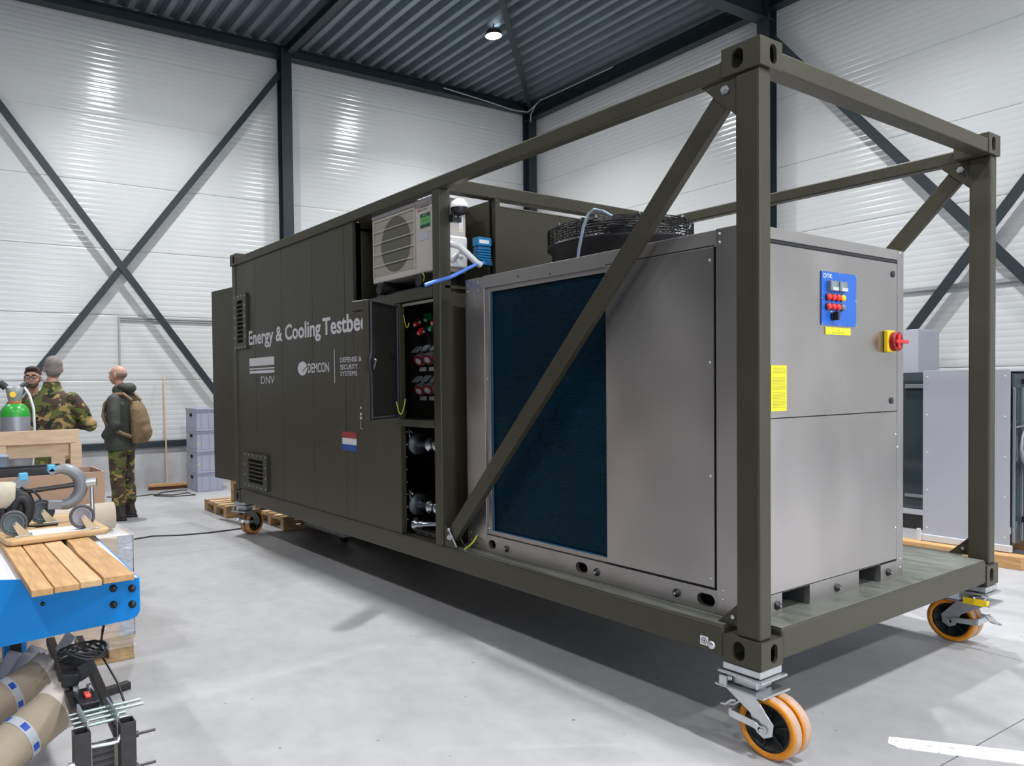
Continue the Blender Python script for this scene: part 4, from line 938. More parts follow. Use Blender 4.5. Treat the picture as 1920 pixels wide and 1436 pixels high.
for a in ((-3.225,-3.215,-2.62,-1.905),(-3.59,-3.58,-2.62,-1.905),(-3.58,-3.225,-2.62,-2.61),(-3.58,-3.225,-1.915,-1.905)):
    MB().box(*a, .370, .70).build('box_side', CARD, bx_, .001)
MB().box(-3.58,-3.225,-2.61,-1.915,.371,.376).build('box_bottom', CARD, bx_)
tr_ = MB().box(-3.50,-3.28,-2.50,-2.12,.377,.385).box(-3.50,-3.28,-2.50,-2.49,.385,.742).box(-3.50,-3.28,-2.13,-2.12,.385,.742).box(-3.50,-3.49,-2.49,-2.13,.385,.742).box(-3.29,-3.28,-2.49,-2.13,.385,.742).build('black_tray', BLACKP, None, .003)
setp(tr_, 'black plastic tray sitting inside the cardboard box', 'tray')
fr = thing('wooden_frame', 'open frame of pale pine boards standing behind the pallet box', 'frame', (-4.2,-2.5,F))
MB().box(-4.02,-4.00,-3.2,-1.909,.838,.933).build('top_board', PINE_L, fr, .003)
MB().box(-4.045,-4.022,-3.2,-1.96,.745,.838).build('lower_board', PINE_L, fr, .003)
for y in (-1.97,-2.45): MB().box(-4.02,-3.99,y,y+.075,F,.835).build('post', PINE_L, fr, .003)
for y in (-1.99,-2.9): MB().box(-4.73,-4.70,y,y+.10,F,.85).build('post', PINE_L, fr, .003)
MB().box(-4.73,-4.0,-1.94,-1.915,.10,.19).build('side_board', PINE_L, fr, .003)
gc = thing('gas_cylinder', 'grey gas cylinder with bright green shoulder behind the wooden frame', 'gas cylinder', (-4.18,-2.30,F))
gx, gy = -4.18, -2.293
MB().lathe([(0,F),(.092,F),(.096,F+.02),(.096,1.03)], (gx,gy,0), n=40).build('body', CYLS, gc)
MB().lathe([(.096,1.03),(.094,1.055),(.082,1.09),(.058,1.115),(.038,1.125)], (gx,gy,0), n=40).build('shoulder', CYLG, gc)
MB().lathe([(.040,1.118),(.044,1.12),(.044,1.136),(.038,1.138)], (gx,gy,0), n=32).build('neck_ring', OR2, gc)
MB().lathe([(.043,1.136),(.050,1.18),(.060,1.235),(.057,1.235),(.040,1.14)], (gx,gy,0), n=32).build('valve_guard', mat('guard_grey',(0.25,0.28,0.27),.45), gc)
MB().cyl((gx+.048,gy-.018,1.185),(gx+.058,gy-.018,1.185),.020,20).build('guard_badge', YEL2, gc)
MB().cyl((gx,gy-.055,1.235),(gx,gy-.095,1.268),.026,16).cyl((gx,gy+.05,1.235),(gx,gy+.09,1.262),.026,16).build('pressure_gauge', BLACKP, gc)
MB().cyl((gx,gy,1.13),(gx,gy,1.24),.016,12).cyl((gx,gy-.055,1.235),(gx,gy+.05,1.235),.010,8).build('valve', ZINC, gc)
MB().tube([(gx+.02,gy+.06,1.235),(gx+.03,gy+.09,1.18),(gx+.03,gy+.115,1.08),(gx+.02,gy+.118,.95),(gx,gy+.11,.80),(gx,gy+.10,.6)], .009, 8).build('gas_hose', WHITE, gc)
ge = thing('gas_cylinder', 'second plain grey cylinder with a blue band half seen through the wooden frame', 'gas cylinder', (-4.45,-2.33,F))
MB().lathe([(0,F),(.09,F),(.09,.80),(.05,.86),(0,.87)], (-4.45,-2.33,0), n=32).build('body', LGREY, ge)
MB().box(-4.362,-4.352,-2.385,-2.345,.0,.78).build('blue_band', BLUE3, ge)
bi = MB().box(-3.90,-3.66,-2.80,-2.405,.372,.38).prism([(-3.66,-2.80,.372),(-3.66,-2.42,.372),(-3.645,-2.40,.79),(-3.645,-2.82,.79)], (-.006,0,0)).prism([(-3.66,-2.42,.372),(-3.645,-2.40,.79),(-3.92,-2.40,.79),(-3.90,-2.42,.372)], (0,.006,0)).box(-3.925,-3.64,-2.83,-2.39,.783,.795).build('storage_bin', mat('bin_grey_blue',(0.22,0.27,0.34),.5), None, .003)
setp(bi, 'grey-blue plastic storage bin at the left picture edge beside the wooden frame', 'bin')
# ---- under the bench
def tub(a, b, r, mt, name, label, cat, n=32, hollow=True):
    a = V(*a); b = V(*b); h = (b-a).length
    m = MB().lathe([(r-.006,0),(r,0),(r,h),(r-.006,h),(r-.006,0)] if hollow else [(0,0),(r,0),(r,h),(0,h)], a, b-a, n)
    return setp(m.build(name, mt, None), label, cat)
def paper_roll(a, b, r, label):
    t = thing('paper_roll', label, 'paper roll', a)
    a = V(*a); b = V(*b); h = (b-a).length; ax_ = (b-a).normalized()
    MB().lathe([(.02,0),(r-.004,0),(r,.01),(r,h-.04),(r+.002,h)], a, ax_, 40).build('kraft_wrap', KRAFT, t)
    x, y, z = frame_for(ax_); mb = MB(); n = 36; rr = random.Random(int(r*1e4)+3); vs = []
    for k, (q, hh, jig) in enumerate(((r+.001,h-.004,0),(r+.012,h+.045,.012),(r-.03,h+.035,.012),(r-.035,h-.01,0))):
        for i in range(n):
            aa = 2*PI*i/n; j = rr.uniform(-1,1)*jig
            vs.append(a+z*(hh+j)+(x*math.cos(aa)+y*math.sin(aa))*(q+j*.5))
    mb.add(vs, [(k*n+i,k*n+(i+1)%n,(k+1)*n+(i+1)%n,(k+1)*n+i) for k in range(3) for i in range(n)], True)
    mb.build('torn_lining', mat('lining_white',(0.62,0.54,0.48),.7), t)
    c = a+z*(h*.80)
    s = MB().lathe([(r+.0015,h*.72),(r+.0015,h*.78)], a, ax_, 40).build('tape_band', mat('tape_pale',(0.45,0.47,0.50),.4), t)
    pm = MB()
    for k in range(36):
        if k % 6 < 2: 
            vs = []
            for aa in (2*PI*k/36, 2*PI*(k+1)/36):
                for hh in (h*.73,h*.77): vs.append(a+z*hh+(x*math.cos(aa)+y*math.sin(aa))*(r+.0025))
            pm.add(vs, [(0,1,3,2)])
    pm.build('tape_print', mat('tape_blue',(0.01,0.06,0.40),.5), s)['kind'] = 'stuff'
    return t
paper_roll((-1.02,-2.98,-.17), (-1.32,-2.505,-.005), .082, 'nearest kraft paper roll with torn pale lining and blue-printed tape')
paper_roll((-1.42,-2.98,-.10), (-1.66,-2.505,.015), .078, 'kraft paper roll lying behind the nearest one under the bench')
wp = thing('film_roll', 'whitish plastic-wrapped rolls leaning together under the bench', 'roll bundle', (-2.1,-2.6,F))
for k, (x, y) in enumerate(((0,0),(.06,.05),(-.02,.09))):
    MB().lathe([(0,0),(.042,0),(.045,.01),(.045,.42),(.038,.435),(0,.44)], (-2.02+x,-2.74+y,F), (-.12,.45,.82), 24).build('wrapped_tube', mat('film_white',(0.48,0.46,0.50),.35), wp)
# steel trestle with rods in front
tr = thing('steel_trestle', 'dark square-tube steel frame with threaded rods beside the paper rolls', 'frame', (-1.2,-2.4,F))
def sq(a, b, w=.05, nm='tube', mt=None, upv=(0,0,1), open_=False):
    o = MB().bar(a, b, w, w, upv).build(nm, mt or BSTEEL, tr, .004)
    return o
PZ = .10
for y in (-2.487,-2.345):
    m = MB(); x = -.835
    m.box(x-.025,x+.025,y-.025,y-.021,F,PZ).box(x-.025,x+.025,y+.021,y+.025,F,PZ).box(x-.025,x-.021,y-.021,y+.021,F,PZ).box(x+.021,x+.025,y-.021,y+.021,F,PZ)
    m.build('upright', BSTEEL, tr)
sq((-.86,-2.470,.055), (-1.95,-2.415,.075), .035, 'long_rail', upv=(0,0,1)); sq((-.86,-2.365,.055), (-1.90,-2.305,.075), .035, 'long_rail')
for i, x in enumerate((-.875,-.915,-.955,-.995)):
    MB().cyl((x,-2.50,.095),(x-.005,-2.33+(.0 if i < 2 else .0)-(.0),.095),.006,10).cyl((x,-2.50,.095),(x,-2.50+(.24 if i > 1 else .17),.095),.006,10).build('threaded_rod', mat('rod_green_zinc',(0.30,0.36,0.33),.35,.8), tr)
MB().box(-1.02,-.85,-2.468,-2.460,.04,.12).build('slotted_plate', ZINC, tr, .002); MB().box(-1.02,-.85,-2.372,-2.364,.04,.12).build('slotted_plate', ZINC, tr, .002)
MB().tube([(-.825,-2.475,.045),(-.81,-2.40,.045),(-.81,-2.38,.045),(-.825,-2.365,.06)], .006, 8).build('bent_rod', ZINC, tr)
for z in (.05,-.06): MB().cyl((-.82,-2.322,z),(-.82,-2.255,z),.005,8).cyl((-.82,-2.32,z),(-.82,-2.311,z),.011,6).build('bolt', BSTEEL, tr)
for z in (.0,-.12): MB().cyl((-.82,-2.53,z),(-.82,-2.51,z),.011,8).build('nut', ZINC, tr)
MB().box(-.885,-.87,-2.455,-2.375,-.12,.03).build('louvre_block', mat('louvre_block',(0.09,0.085,0.09),.5,.3), tr, .002)
for k in range(6): MB().box(-.869,-.866,-2.452,-2.378,-.105+k*.022,-.097+k*.022).build('louvre_slat', BSTEEL, tr)
MB().box(-.87,-.862,-2.460,-2.450,-.13,.04).box(-.87,-.862,-2.380,-2.370,-.13,.04).build('side_strap', mat('strap_brass',(0.35,0.32,0.26),.4,.6), tr)
sq((-1.95,-2.33,F), (-1.95,-2.33,.08), .04, 'rear_leg'); sq((-1.95,-2.44,F), (-1.95,-2.44,.08), .04, 'rear_leg')
bc = thing('battery_charger', 'black mains charger with coiled cable resting on the steel frame', 'charger', (-1.3,-2.39,.075))
M = Matrix.Translation((-1.36,-2.405,.135)) @ Matrix.Rotation(.5,4,'Z') @ Matrix.Rotation(.25,4,'X')
MB().box(-.055,.055,-.038,.038,-.035,.030,M).build('charger_body', BLACKP, bc, .006)
MB().box(-.06,.0,-.03,.03,-.03,.02, Matrix.Translation((-1.26,-2.45,.125)) @ Matrix.Rotation(-.3,4,'Z')).build('plug_block', BLACKP, bc, .006)
rr = random.Random(5)
for k in range(5):
    c = V(-1.42+.02*k,-2.385,.165+.008*k); n_ = 18; ra = .075+rr.uniform(-.012,.014)
    MB().tube([c+V(ra*.8*math.cos(2*PI*i/n_), ra*math.sin(2*PI*i/n_), .018*math.sin(4*PI*i/n_+k)) for i in range(n_)], .0045, 6, closed=True).build('cable_loop', BLACKP, bc)
MB().tube([(-1.42,-2.31,.17),(-1.5,-2.27,.26),(-1.56,-2.27,.20),(-1.50,-2.29,.12),(-1.3,-2.27,.06),(-1.15,-2.275,.02)], .0045, 6).build('cable_tail', BLACKP, bc)
es = thing('switch_box', 'black switch housing with a red rocker lying between the steel rails', 'switch', (-1.10,-2.41,.075))
MB().box(-1.20,-1.045,-2.448,-2.386,.060,.105).build('housing', BLACKP, es, .004)
MB().box(-1.13,-1.085,-2.427,-2.407,.105,.118).build('rocker', mat('rocker_red',(0.8,0.10,0.06),.35), es, .004)
for y in (-2.44,-2.395): MB().cyl((-1.19,y,.105),(-1.19,y,.118),.010,10).build('screw', ZINC, es)
cb = MB().box(-1.78,-1.62,-2.42,-2.33,.085,.090).prism([(-1.78,-2.42,.09),(-1.62,-2.42,.09),(-1.66,-2.36,.16),(-1.80,-2.37,.15)], (.0,.004,.0)).prism([(-1.74,-2.33,.09),(-1.66,-2.36,.16),(-1.80,-2.37,.15)], (0,.003,0)).build('plastic_bag', GLASSY, None)
setp(cb, 'crumpled clear plastic scrap on the steel rails under the bench', 'plastic')
stt = MB().bar((-2.345,-1.985,F+.020),(-2.20,-2.50,F+.020),.04,.04).build('square_tube', BSTEEL, None, .003)
setp(stt, 'short length of dark square steel tube lying on the floor', 'steel tube')
kp = MB().bar((-1.30,-2.56,F+.03),(-.70,-2.44,F+.03),.05,.05).build('floor_beam', GALV, None, .004)
setp(kp, 'galvanised bar on the floor beneath the nearest paper roll', 'steel bar')

# ---------------------------------------------------------------- things by the left wall
def crate(z, i, label, par=None):
    t = thing('stacking_crate', label, 'crate', (-9.86,.95,z), WY, 'grey-blue crates stacked by the left wall')
    m = MB().box(-.29,.29,-.195,.195,0,.012).box(-.29,.29,-.195,-.185,.012,.31).box(-.29,.29,.185,.195,.012,.31).box(-.29,-.28,-.185,.185,.012,.31).box(.28,.29,-.185,.185,.012,.31)
    m.build('crate_body', TRAYC, t, .004)
    MB().box(-.30,.30,-.2,-.19,.292,.318).box(-.30,.30,.19,.2,.292,.318).box(-.3,-.285,-.19,.19,.292,.318).box(.285,.3,-.19,.19,.292,.318).box(-.3,.3,-.2,.2,.270,.278).build('crate_rim', TRAYC, t, .003)
    for y in (-.12,.0,.12): MB().box(.291,.297,y-.004,y+.004,.02,.27).build('crate_rib', TRAYC, t)
    for x in (-.15,.0,.15): MB().box(x-.004,x+.004,-.201,-.195,.02,.27).build('crate_rib', TRAYC, t)
    MB().box(-.06,.06,-.2015,-.196,.19,.235).build('hand_slot', DARK, t)
    MB().box(.2905,.2915,-.18,-.165,.09,.12).build('crate_tag', YEL, t) if i in (1,2) else None
    return t
nm_ = ['bottom grey-blue crate standing on the floor by the left wall','second grey-blue crate from the floor, with a yellow tag','third grey-blue crate from the floor, with a yellow tag','top grey-blue crate of the stack by the left wall']
for i in range(4): crate(F+.32*i, i, nm_[i])
br = thing('broom', 'wooden push broom leaning on the left wall beside the crates', 'broom', (-10.3,.47,F))
MB().cyl((-10.27,.49,F+.10),(-10.48,.52,1.42),.013,12).build('handle', PINE_L, br)
MB().box(-.045,.045,-.30,.30,.05,.095, Matrix.Translation((-10.26,.49,F)) @ Matrix.Rotation(-.15,4,'Z')).build('head', PINE, br, .006)
MB().box(-.035,.035,-.29,.29,.0,.05, Matrix.Translation((-10.26,.49,F)) @ Matrix.Rotation(-.15,4,'Z')).build('bristles', mat('bristle_brown',(0.08,0.04,0.02),.9), br)
def pallet(x, y, z, label, lx=.8, ly=1.2, rz=0):
    t = thing('euro_pallet', label, 'pallet', (x,y,z), rz); ORG[t.name] = V(0,0,0)
    for k in range(5): MB().box(-lx/2+k*(lx-.12)/4, -lx/2+k*(lx-.12)/4+.12, -ly/2, ly/2, .122, .144).build('deck_board', PALLET_L if k % 2 else PALLET, t, .002)
    for yy in (-ly/2, -.06, ly/2-.12): MB().box(-lx/2, lx/2, yy, yy+.12, .1, .122).build('cross_board', PALLET, t, .002)
    for xx in (-lx/2, -.06, lx/2-.1):
        MB().box(xx, xx+.1, -ly/2, ly/2, 0, .022).build('bottom_board', PALLET, t, .002)
        for yy in (-ly/2, -.07, ly/2-.145): MB().box(xx, xx+.1, yy, yy+.145, .022, .1).build('pallet_block', PALLET, t, .003)
    return t
PALLET_L = mat('pallet_wood_light', (0.62,0.43,0.24), .7, 0, .2, 10, .1, 60)
pallet(-7.48,.88,F,'wooden pallet on the floor behind the far end of the container')
pallet(-6.33,1.12,F,'shaded wooden pallet on the floor right behind the far left castor')
pallet(-7.02,1.07,F+.145,'second wooden pallet, lying on the one behind the container end')
pallet(-7.00,1.06,F+.290,'top wooden pallet of the three piled behind the container end')
pallet(-5.0,1.80,F,'dark wooden pallet lying in the shade under the container')
pj_ = thing('pallet_truck', 'grey pallet truck with its forks under the container beside the far castor', 'pallet truck', (-5.3,.62,F))
for y in (.70,1.0): MB().box(-5.85,-4.9,y,y+.12,F+.06,F+.105).build('fork', GALV, pj_, .006); 
for y in (.70,1.0): MB().cyl((-5.0,y+.03,F+.04),(-5.0,y+.09,F+.04),.04,16).build('roller', BLACKP, pj_)
MB().box(-5.89,-5.83,.7,1.12,F+.05,F+.30).build('fork_bridge', GALV, pj_, .006)
cbk = setp(MB().tube([(-6.31,.20,F+.007),(-6.30,.03,F+.007),(-6.29,-.20,F+.007),(-6.34,-.50,F+.007),(-6.48,-.75,F+.007),(-6.42,-.98,F+.007),(-6.25,-1.3,F+.007),(-5.9,-1.7,F+.007)], .008, 8).build('power_cable', RUBBER, None), 'black power cable trailing over the floor from the far castor', 'cable')
cbk = setp(MB().tube([(-9.9,-.5,F+.007),(-9.7,-.2,F+.007),(-9.75,.1,F+.007),(-9.5,.35,F+.007),(-9.6,.6,F+.007),(-9.3,.62,F+.007),(-9.35,.3,F+.007),(-9.6,.1,F+.007),(-9.9,.3,F+.007),(-9.95,.7,F+.007)], .008, 8).build('power_cable', RUBBER, None), 'black cable lying in loops on the floor beneath the broom', 'cable')

# ---------------------------------------------------------------- cabinets at the right
def cabinet(name, label, x0, x1, y0, y1, zb, zt, glass=True):
    t = thing(name, label, 'cabinet', ((x0+x1)/2,(y0+y1)/2,zb))
    MB().box(x0,x1,y0,y0+.012,zb,zt).build('side_panel', CABW, t, .002)
    MB().box(x0,x1,y1-.012,y1,zb,zt).build('side_panel', CABW, t, .002)
    MB().box(x0,x1,y0+.012,y1-.012,zt-.02,zt).build('top_panel', CABW, t, .002)
    MB().box(x0,x0+.012,y0+.012,y1-.012,zb,zt-.02).build('rear_panel', CABD, t)
    MB().box(x0-.03,x1+.02,y0-.03,y0+.012,zb-.055,zb).box(x0-.03,x0+.0,y0-.05,y0-.03,zb-.07,zb+.05).build('base_rail', mat('base_rail_white',(0.60,0.62,0.66),.4,.2), t, .003)
    rv = MB()
    for k in range(5):
        z = zb+.06+(zt-zb-.12)*k/4
        for x in (x0+.035,x1-.035): rv.lathe([(0,-.003),(.007,-.002),(.008,0)], (x,y0,z), (0,1,0), 8)
    rv.build('rivets', LGREY, t)['kind'] = 'stuff'
    return t
c1 = cabinet('tall_cabinet', 'tall grey-white cabinet side on timber skids behind the right end post', -1.372, -.716, 4.80, 5.75, -.20, 1.289)
for y in (4.66,5.45): 
    pass
w1 = setp(MB().box(-1.62,-.585,4.655,4.80,F,-.262).build('timber_beam', PINE, None, .004), 'long pine skid under the front of the tall grey-white cabinet', 'timber')
w2 = setp(MB().box(-1.62,-.585,5.60,5.74,F,-.262).build('timber_beam', PINE, None, .004), 'pine skid under the back of the tall grey-white cabinet', 'timber')
for z0, z1, mt, nm in ((1.13,1.25,CABD,'upper_beam'),):
    MB().box(-.716,-.70,4.83,5.74,z0,z1).build(nm, mt, c1)
MB().box(-.716,-.708,4.84,5.72,-.20,1.13).build('glazed_door', mat('dark_glass',(0.035,0.05,0.06),.08), c1)
for y in (4.83,5.0,5.3,5.72): MB().box(-.708,-.690,y,y+.02,-.18,1.13).build('door_profile', mat('profile_grey',(0.30,0.33,0.36),.35,.6), c1, .002)
for z in (1.16,-.02): MB().box(-.69,-.66,4.98,5.04,z,z+.05).build('corner_block', BLACKP, c1, .004)
c2 = cabinet('tall_cabinet', 'dark glazed cabinet seen between the chiller and the grey-white cabinet', -2.75, -1.78, 5.95, 6.7, -.16, 1.285)
MB().box(-2.6,-1.79,5.93,5.948,-.10,1.20).build('glazed_door', MATS['dark_glass'], c2)
MB().box(-1.80,-1.78,5.90,5.95,-.16,1.28).box(-2.0,-1.79,5.905,5.93,1.12,1.16).box(-2.0,-1.79,5.905,5.93,-.03,.0).build('door_profile', MATS['profile_grey'], c2, .002)
c2s = [o for o in c2.children if o.name.startswith('side_panel')]
for o in c2s: o.data.materials[0] = CABD
setp(MB().box(-2.85,-1.74,5.93,6.06,F,-.216).build('gap_shade_skid', BSTEEL, None, .004), 'skid coloured dark for the shaded gap under the dark glazed cabinet', 'skid')  # near-black material puts the shade of the gap into this skid's colour
setp(MB().box(-2.85,-1.74,6.5,6.63,F,-.161).build('timber_beam', PINE, None, .004), 'pine skid at the back of the dark glazed cabinet', 'timber')
setp(MB().box(-.45,.40,5.89,6.02,F,-.216).build('timber_beam', PINE, None, .004), 'pine skid under the open cabinet at the right picture edge', 'timber')
setp(MB().box(-.45,.40,6.5,6.63,F,-.161).build('timber_beam', PINE, None, .004), 'pine skid at the back of the open cabinet at the right picture edge', 'timber')
c4 = cabinet('tall_cabinet', 'open dark cabinet interior at the right picture edge with cable coil', -.40, .35, 5.9, 6.8, -.16, 1.34)
for o in [o for o in c4.children if o.name.startswith('side_panel')]: o.data.materials[0] = CABD
for x in (-.36,-.2,.0): MB().box(x,x+.03,5.86,5.90,-.12,1.30).build('door_profile', MATS['profile_grey'], c4, .002)
c3 = setp(MB().box(-3.4,-2.305,6.95,7.5,F,1.80).build('wall_cabinet', CABW, None, .006), 'pale grey cabinet rising above the dark cabinets against the right wall', 'cabinet')
MB().box(-2.305,-2.300,6.97,7.48,F+.1,1.78).build('cabinet_door', CABW, c3, .002)
co = thing('cable_coil', 'coil of pale grey cable hanging at the right picture edge', 'cable coil', (-.60,5.02,.55))
for k in range(6):
    ra = .16+.012*k; n_ = 28; c = V(-.66+.012*k,5.04,.64-.004*k)
    MB().tube([c+V(.02*math.sin(2*PI*i/n_+k), ra*math.cos(2*PI*i/n_)*.9, ra*math.sin(2*PI*i/n_)) for i in range(n_)], .009, 8, closed=True).build('cable_turn', LGREY, co)
MB().bar((-.69,4.85,.80),(-.60,5.25,.83),.012,.012).build('hanger', ZINC, co)

# ---------------------------------------------------------------- people
def ell(mb, c, r, n=18, m=10, R=None):
    c = Vector(c); vs = []; fs = []
    for j in range(1, m):
        p = PI*j/m
        for i in range(n):
            a = 2*PI*i/n; v = V(r[0]*math.sin(p)*math.cos(a), r[1]*math.sin(p)*math.sin(a), r[2]*math.cos(p))
            vs.append(c + ((R @ v) if R else v))
    t = V(0,0,r[2]); vs += [c+((R@t) if R else t), c-((R@t) if R else t)]
    for j in range(m-2):
        for i in range(n): fs.append((j*n+i, j*n+(i+1)%n, (j+1)*n+(i+1)%n, (j+1)*n+i))
    k = len(vs)
    for i in range(n): fs.append((k-2,(i+1)%n,i)); fs.append((k-1,(m-2)*n+i,(m-2)*n+(i+1)%n))
    mb.add(vs, fs, True); return mb
def limb(mb, pts, rs, n=14):
    mb.tube(pts, .03, n, rs=rs)
    for p, r in ((pts[0],rs[0]),(pts[-1],rs[-1])): ell(mb, p, (r,r,r), 12, 8)
    for p, r in list(zip(pts,rs))[1:-1]: ell(mb, p, (r*.99,)*3, 12, 8)
    return mb
def oval(mb, rows, n=24):
    """rows: (z, cx, cy, rx, ry)"""
    vs = []
    for z, cx, cy, rx, ry in rows:
        for i in range(n):
            a = 2*PI*i/n; vs.append(V(cx+rx*math.cos(a), cy+ry*math.sin(a), z))
    m = len(rows)
    fs = [(k*n+i,k*n+(i+1)%n,(k+1)*n+(i+1)%n,(k+1)*n+i) for k in range(m-1) for i in range(n)] + [tuple(range(n-1,-1,-1)), tuple(range((m-1)*n,m*n))]
    mb.add(vs, fs, True); return mb
def fuse(mb, name, mt, parent, vox=.012, smooth=3):
    o = mb.build('tmp', mt, parent)
    r = o.modifiers.new('r','REMESH'); r.mode = 'VOXEL'; r.voxel_size = vox; r.use_smooth_shade = True
    s = o.modifiers.new('s','SMOOTH'); s.iterations = smooth; s.factor = .5
    bpy.context.view_layer.update()
    me = bpy.data.meshes.new_from_object(o.evaluated_get(bpy.context.evaluated_depsgraph_get()))
    old = o.data; o.modifiers.clear(); o.data = me; bpy.data.meshes.remove(old); me.name = name; o.name = name
    if not me.materials: me.materials.append(mt)
    return o
def hand(mb, w, d, palm, side, curl=.5):
    """w wrist, d finger direction, palm = palm normal; five fingers"""
    w = Vector(w); d = Vector(d).normalized(); pn = Vector(palm).normalized(); s = d.cross(pn).normalized()*side
    R = Matrix((s, d, pn)).transposed()
    ell(mb, w+d*.045, (.042,.055,.016), 14, 8, R)
    for k, (o, ln) in enumerate(((-.030,.065),(-.010,.078),(.011,.074),(.031,.058))):
        a = w+d*.085+s*o; b = a+d*ln*.5+pn*ln*.25*curl; c = b+d*ln*.35+pn*ln*.5*curl
        limb(mb, [a,b,c], [.0095,.009,.0075], 8)
    a = w+d*.03-s*.035; limb(mb, [a, a+d*.03-s*.022+pn*.01, a+d*.055-s*.026+pn*.028], [.012,.011,.009], 8)
def head(body, c, H=1.0, turn=0.0, ears=True):
    """head built facing +x about c (centre)"""
    c = Vector(c)
    Rz = Matrix.Rotation(turn,3,'Z')
    P = lambda x,y,z: c + Rz @ V(x,y,z)
    E = lambda p, r: ell(body, P(*p), r, 20, 12, Rz)
    E((-.010,0,.020), (.098,.078,.092)); E((.025,0,-.035), (.070,.062,.078)); E((.050,0,-.085), (.030,.032,.022))
    E((.094,0,-.015), (.016,.012,.028)); E((.102,0,-.028), (.014,.014,.011)); E((.080,.0,.028), (.018,.052,.012))
    E((.080,0,-.060), (.016,.024,.006)); E((.080,0,-.070), (.015,.021,.006))
    for s in (-1,1):
        E((.052,s*.045,-.030), (.025,.02,.03)); E((-.008,s*.080,-.010), (.018,.010,.032))
    return P, Rz
def face_bits(t, P, Rz, glasses=False):
    for s in (-1,1):
        m = MB(); ell(m, P(.079,s*.031,.004), (.012,.013,.012), 12, 8); q = m.build('eye', mat('eye_white',(0.6,0.58,0.55),.2), t)
        m = MB(); ell(m, P(.088,s*.031,.004), (.005,.006,.006), 10, 6); m.build('iris', mat('iris_dark',(0.03,0.025,0.02),.2), q)
        m = MB(); m.tube([P(.092,s*.012,.026),P(.094,s*.032,.031),P(.084,s*.052,.026)], .005, 6); m.build('eyebrow', HAIRB, t)
    MB().tube([P(.096,-.020,-.0655),P(.099,0,-.064),P(.096,.020,-.0655)], .003, 6).build('mouth_line', mat('lip',(0.28,0.10,0.08),.5), t)
    if glasses:
        g = MB()
        for s in (-1,1):
            g.tube([P(.106,s*.034+.025*math.cos(k*PI/8),.004+.018*math.sin(k*PI/8)) for k in range(16)], .003, 6, closed=True)
            g.tube([P(.104,s*.058,.008),P(.05,s*.078,.008),P(-.01,s*.086,.004)], .0028, 6)
        g.tube([P(.108,-.010,.008),P(.110,.010,.008)], .003, 6)
        g.build('glasses', BLACKP, t)
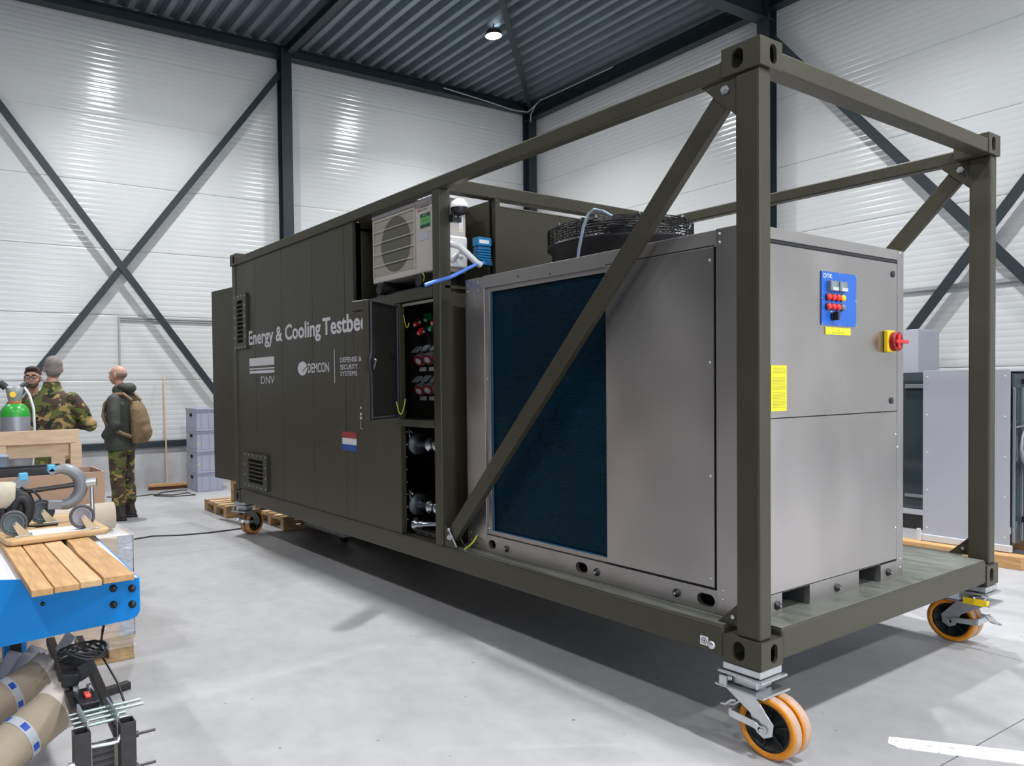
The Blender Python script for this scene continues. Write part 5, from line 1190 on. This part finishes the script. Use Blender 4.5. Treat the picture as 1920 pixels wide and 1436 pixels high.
def person(label, x, y, rz, Hh, kind):
    t = thing('person', label, 'person', (x,y,F), rz); ORG[t.name] = V(0,0,0)
    k = Hh/1.80
    S = lambda p: (p[0]*k, p[1]*k, p[2]*k)
    def TR(mb): mb.v = [V(v.x*k, v.y*k, v.z*k) for v in mb.v]; return mb
    # pose
    if kind == 'pocket':
        el = {s: V(-.07,s*.275,1.13) for s in (-1,1)}; wr = {s: V(.10,s*.18,1.00) for s in (-1,1)}
    else:
        el = {s: V(.02,s*.335,1.16) for s in (-1,1)}; wr = {s: V(.22,-s*.02,1.22+.03*s) for s in (-1,1)}
    body = MB()
    P, Rz = head(body, (.035,0,1.70), turn={'pocket':0,'camo':.45,'front':.0}[kind])
    limb(body, [V(-.01,0,1.44),V(.0,0,1.52),V(.015,0,1.60)], [.065,.056,.052])
    oval(body, [(.80,0,0,.10,.14),(.92,0,0,.105,.155),(1.05,0,0,.09,.13),(1.22,0,0,.10,.145),(1.38,-.01,0,.10,.165),(1.46,-.01,0,.065,.11)])
    for s in (-1,1):
        limb(body, [V(-.01,s*.165,1.41), el[s], wr[s]], [.050,.036,.026])
        if kind == 'pocket': hand(body, wr[s], (.5,-s*.6,-.5), (-.3,-s*.8,0), s, .4)
        else: hand(body, wr[s], (.05,-s*1,.05), (-1,0,0), s, .8)
        limb(body, [V(0,s*.095,.90), V(.01,s*.105,.50), V(-.01,s*.110,.09)], [.080,.052,.036])
        limb(body, [V(-.01,s*.110,.06), V(.12,s*.125,.04)], [.035,.03])
    fuse(TR(body), 'body', SKIN, t, .0085, 2)
    P2 = lambda x_,y_,z_: (lambda q: V(q.x*k,q.y*k,q.z*k))(P(x_,y_,z_))
    face_bits(t, P2, Rz, kind == 'front')
    # trousers
    tm = CAMO if kind != 'front' else NAVY
    tr_ = MB(); oval(tr_, [(.80,0,0,.135,.175),(.88,0,0,.140,.180),(.98,-.005,0,.128,.168),(1.02,-.005,0,.12,.16)])
    for s in (-1,1):
        oval(tr_, [(.17,-.01,s*.118,.072,.070),(.22,-.015,s*.118,.083,.078),(.34,-.015,s*.115,.082,.076),(.50,.005,s*.110,.085,.078),(.66,.005,s*.100,.098,.088),(.85,.0,s*.090,.112,.095)])
    fuse(TR(tr_), 'trousers', tm, t, .012, 3)
    for s in (-1,1):
        b_ = MB(); oval(b_, [(.03,.035,s*.125,.140,.050),(.075,.03,s*.122,.130,.048),(.105,.0,s*.12,.085,.05),(.20,-.012,s*.118,.058,.055)])
        ell(b_, V(.12,s*.128,.06), (.055,.048,.042)); fuse(TR(b_), 'boot', BOOT, t, .01, 3)
        so = MB(); oval(so, [(0,.035,s*.125,.145,.052),(.032,.035,s*.125,.145,.052)]); TR(so).build('boot_sole', RUBBER, t)
    # jacket
    jm = {'pocket':JACK,'camo':CAMO,'front':NAVY}[kind]; j = MB(); fat = .02 if kind == 'pocket' else .0
    lo_ = .84 if kind == 'camo' else .82
    oval(j, [(lo_,.01,0,.150+fat,.185+fat),(lo_+.07,.01,0,.158+fat,.195+fat),(1.05,.005,0,.148+fat,.185+fat),(1.22,-.005,0,.148+fat,.205+fat),(1.36,-.015,0,.135+fat,.215),(1.45,-.02,0,.10,.150),(1.50,-.015,0,.078,.095),(1.535,-.008,0,.075,.085)])
    for s in (-1,1):
        e = el[s]; w_ = wr[s]
        limb(j, [V(-.015,s*.185,1.40), (V(-.015,s*.185,1.40)+e)/2+V(0,s*.01,.0), e, (e+w_)/2, w_], [.078,.074,.066,.060,.050])
    rr = random.Random(int(x*10))
    for q in range(26):                                    # folds of the cloth
        a = rr.uniform(0,2*PI); z = rr.uniform(.86,1.36); c = V(.145*math.cos(a),.19*math.sin(a),z)
        ell(j, c, (.026,.026,.05), 10, 6, Matrix.Rotation(rr.uniform(-1.2,1.2),3,'X'))
    if kind == 'pocket':
        ell(j, V(-.105,0,1.545), (.075,.11,.065)); ell(j, V(-.05,0,1.56), (.09,.10,.045)); ell(j, V(.055,0,1.52), (.045,.065,.06))
    fuse(TR(j), 'jacket', jm, t, .012, 2)
    if kind == 'camo':
        h = MB(); Q = lambda x_,y_,z_: P(x_,y_,z_)
        ell(h, Q(-.018,0,.035), (.098,.083,.088), 20, 12, Rz); ell(h, Q(-.045,0,-.010), (.068,.076,.075), 20, 12, Rz); fuse(TR(h), 'hair', HAIRG, t, .008, 2)
        c = MB(); oval(c, [(1.50,-.012,0,.080,.088),(1.56,-.006,0,.073,.075),(1.575,-.006,0,.068,.072)]); TR(c).build('collar', CAMO, t)
    if kind == 'front':
        h = MB(); ell(h, P(-.020,0,.048), (.098,.084,.078), 20, 12, Rz); ell(h, P(-.05,0,.0), (.062,.078,.07), 20, 12, Rz); ell(h, P(.055,0,.095), (.045,.06,.025), 16, 8, Rz); fuse(TR(h), 'hair', HAIRB, t, .008, 2)
        h = MB(); ell(h, P(.058,0,-.082), (.042,.045,.034), 16, 10, Rz); ell(h, P(.04,.045,-.06), (.035,.022,.03), 12, 8, Rz); ell(h, P(.04,-.045,-.06), (.035,.022,.03), 12, 8, Rz); fuse(TR(h), 'beard', mat('beard_brown',(0.13,0.075,0.05),.9), t, .008, 2)
    if kind == 'pocket':
        h = MB(); ell(h, P(-.030,0,.010), (.084,.081,.060), 20, 12, Rz); fuse(TR(h), 'cropped_hair', mat('stubble',(0.30,0.20,0.16),.8), t, .008, 2)
        b_ = MB(); oval(b_, [(.90,-.23,0,.07,.12),(.97,-.24,0,.105,.145),(1.15,-.235,0,.105,.145),(1.30,-.21,0,.085,.13),(1.39,-.19,0,.05,.09)]); ell(b_, V(-.31,0,1.03), (.055,.11,.10)); b_ = fuse(TR(b_), 'backpack', PACK, t, .012, 2)
        for s in (-1,1):
            MB().tube([V(*S(p)) for p in ((-.19,s*.10,1.40),(-.10,s*.12,1.475),(.02,s*.135,1.47),(.12,s*.15,1.36),(.13,s*.175,1.22),(.05,s*.215,1.10),(-.12,s*.20,1.02),(-.2,s*.14,.98))], .022*k, 8).build('shoulder_strap', PACK, b_)
        MB().tube([V(*S(p)) for p in ((-.24,.0,1.38),(-.24,0,1.42),(-.19,0,1.42),(-.18,0,1.38))], .010*k, 6).build('haul_loop', PACK, b_)
    return t
person('person with shaved head, dark jacket, camouflage trousers and tan backpack, hands in pockets', -7.85, -.74, math.radians(-132), 1.86, 'pocket')
person('grey-haired person in full camouflage seen from behind with folded arms', -6.5, -1.705, math.radians(150), 1.905, 'camo')
person('bearded person with glasses facing the camera behind the camouflage jacket', -7.3, -1.77, math.radians(-18), 1.82, 'front')
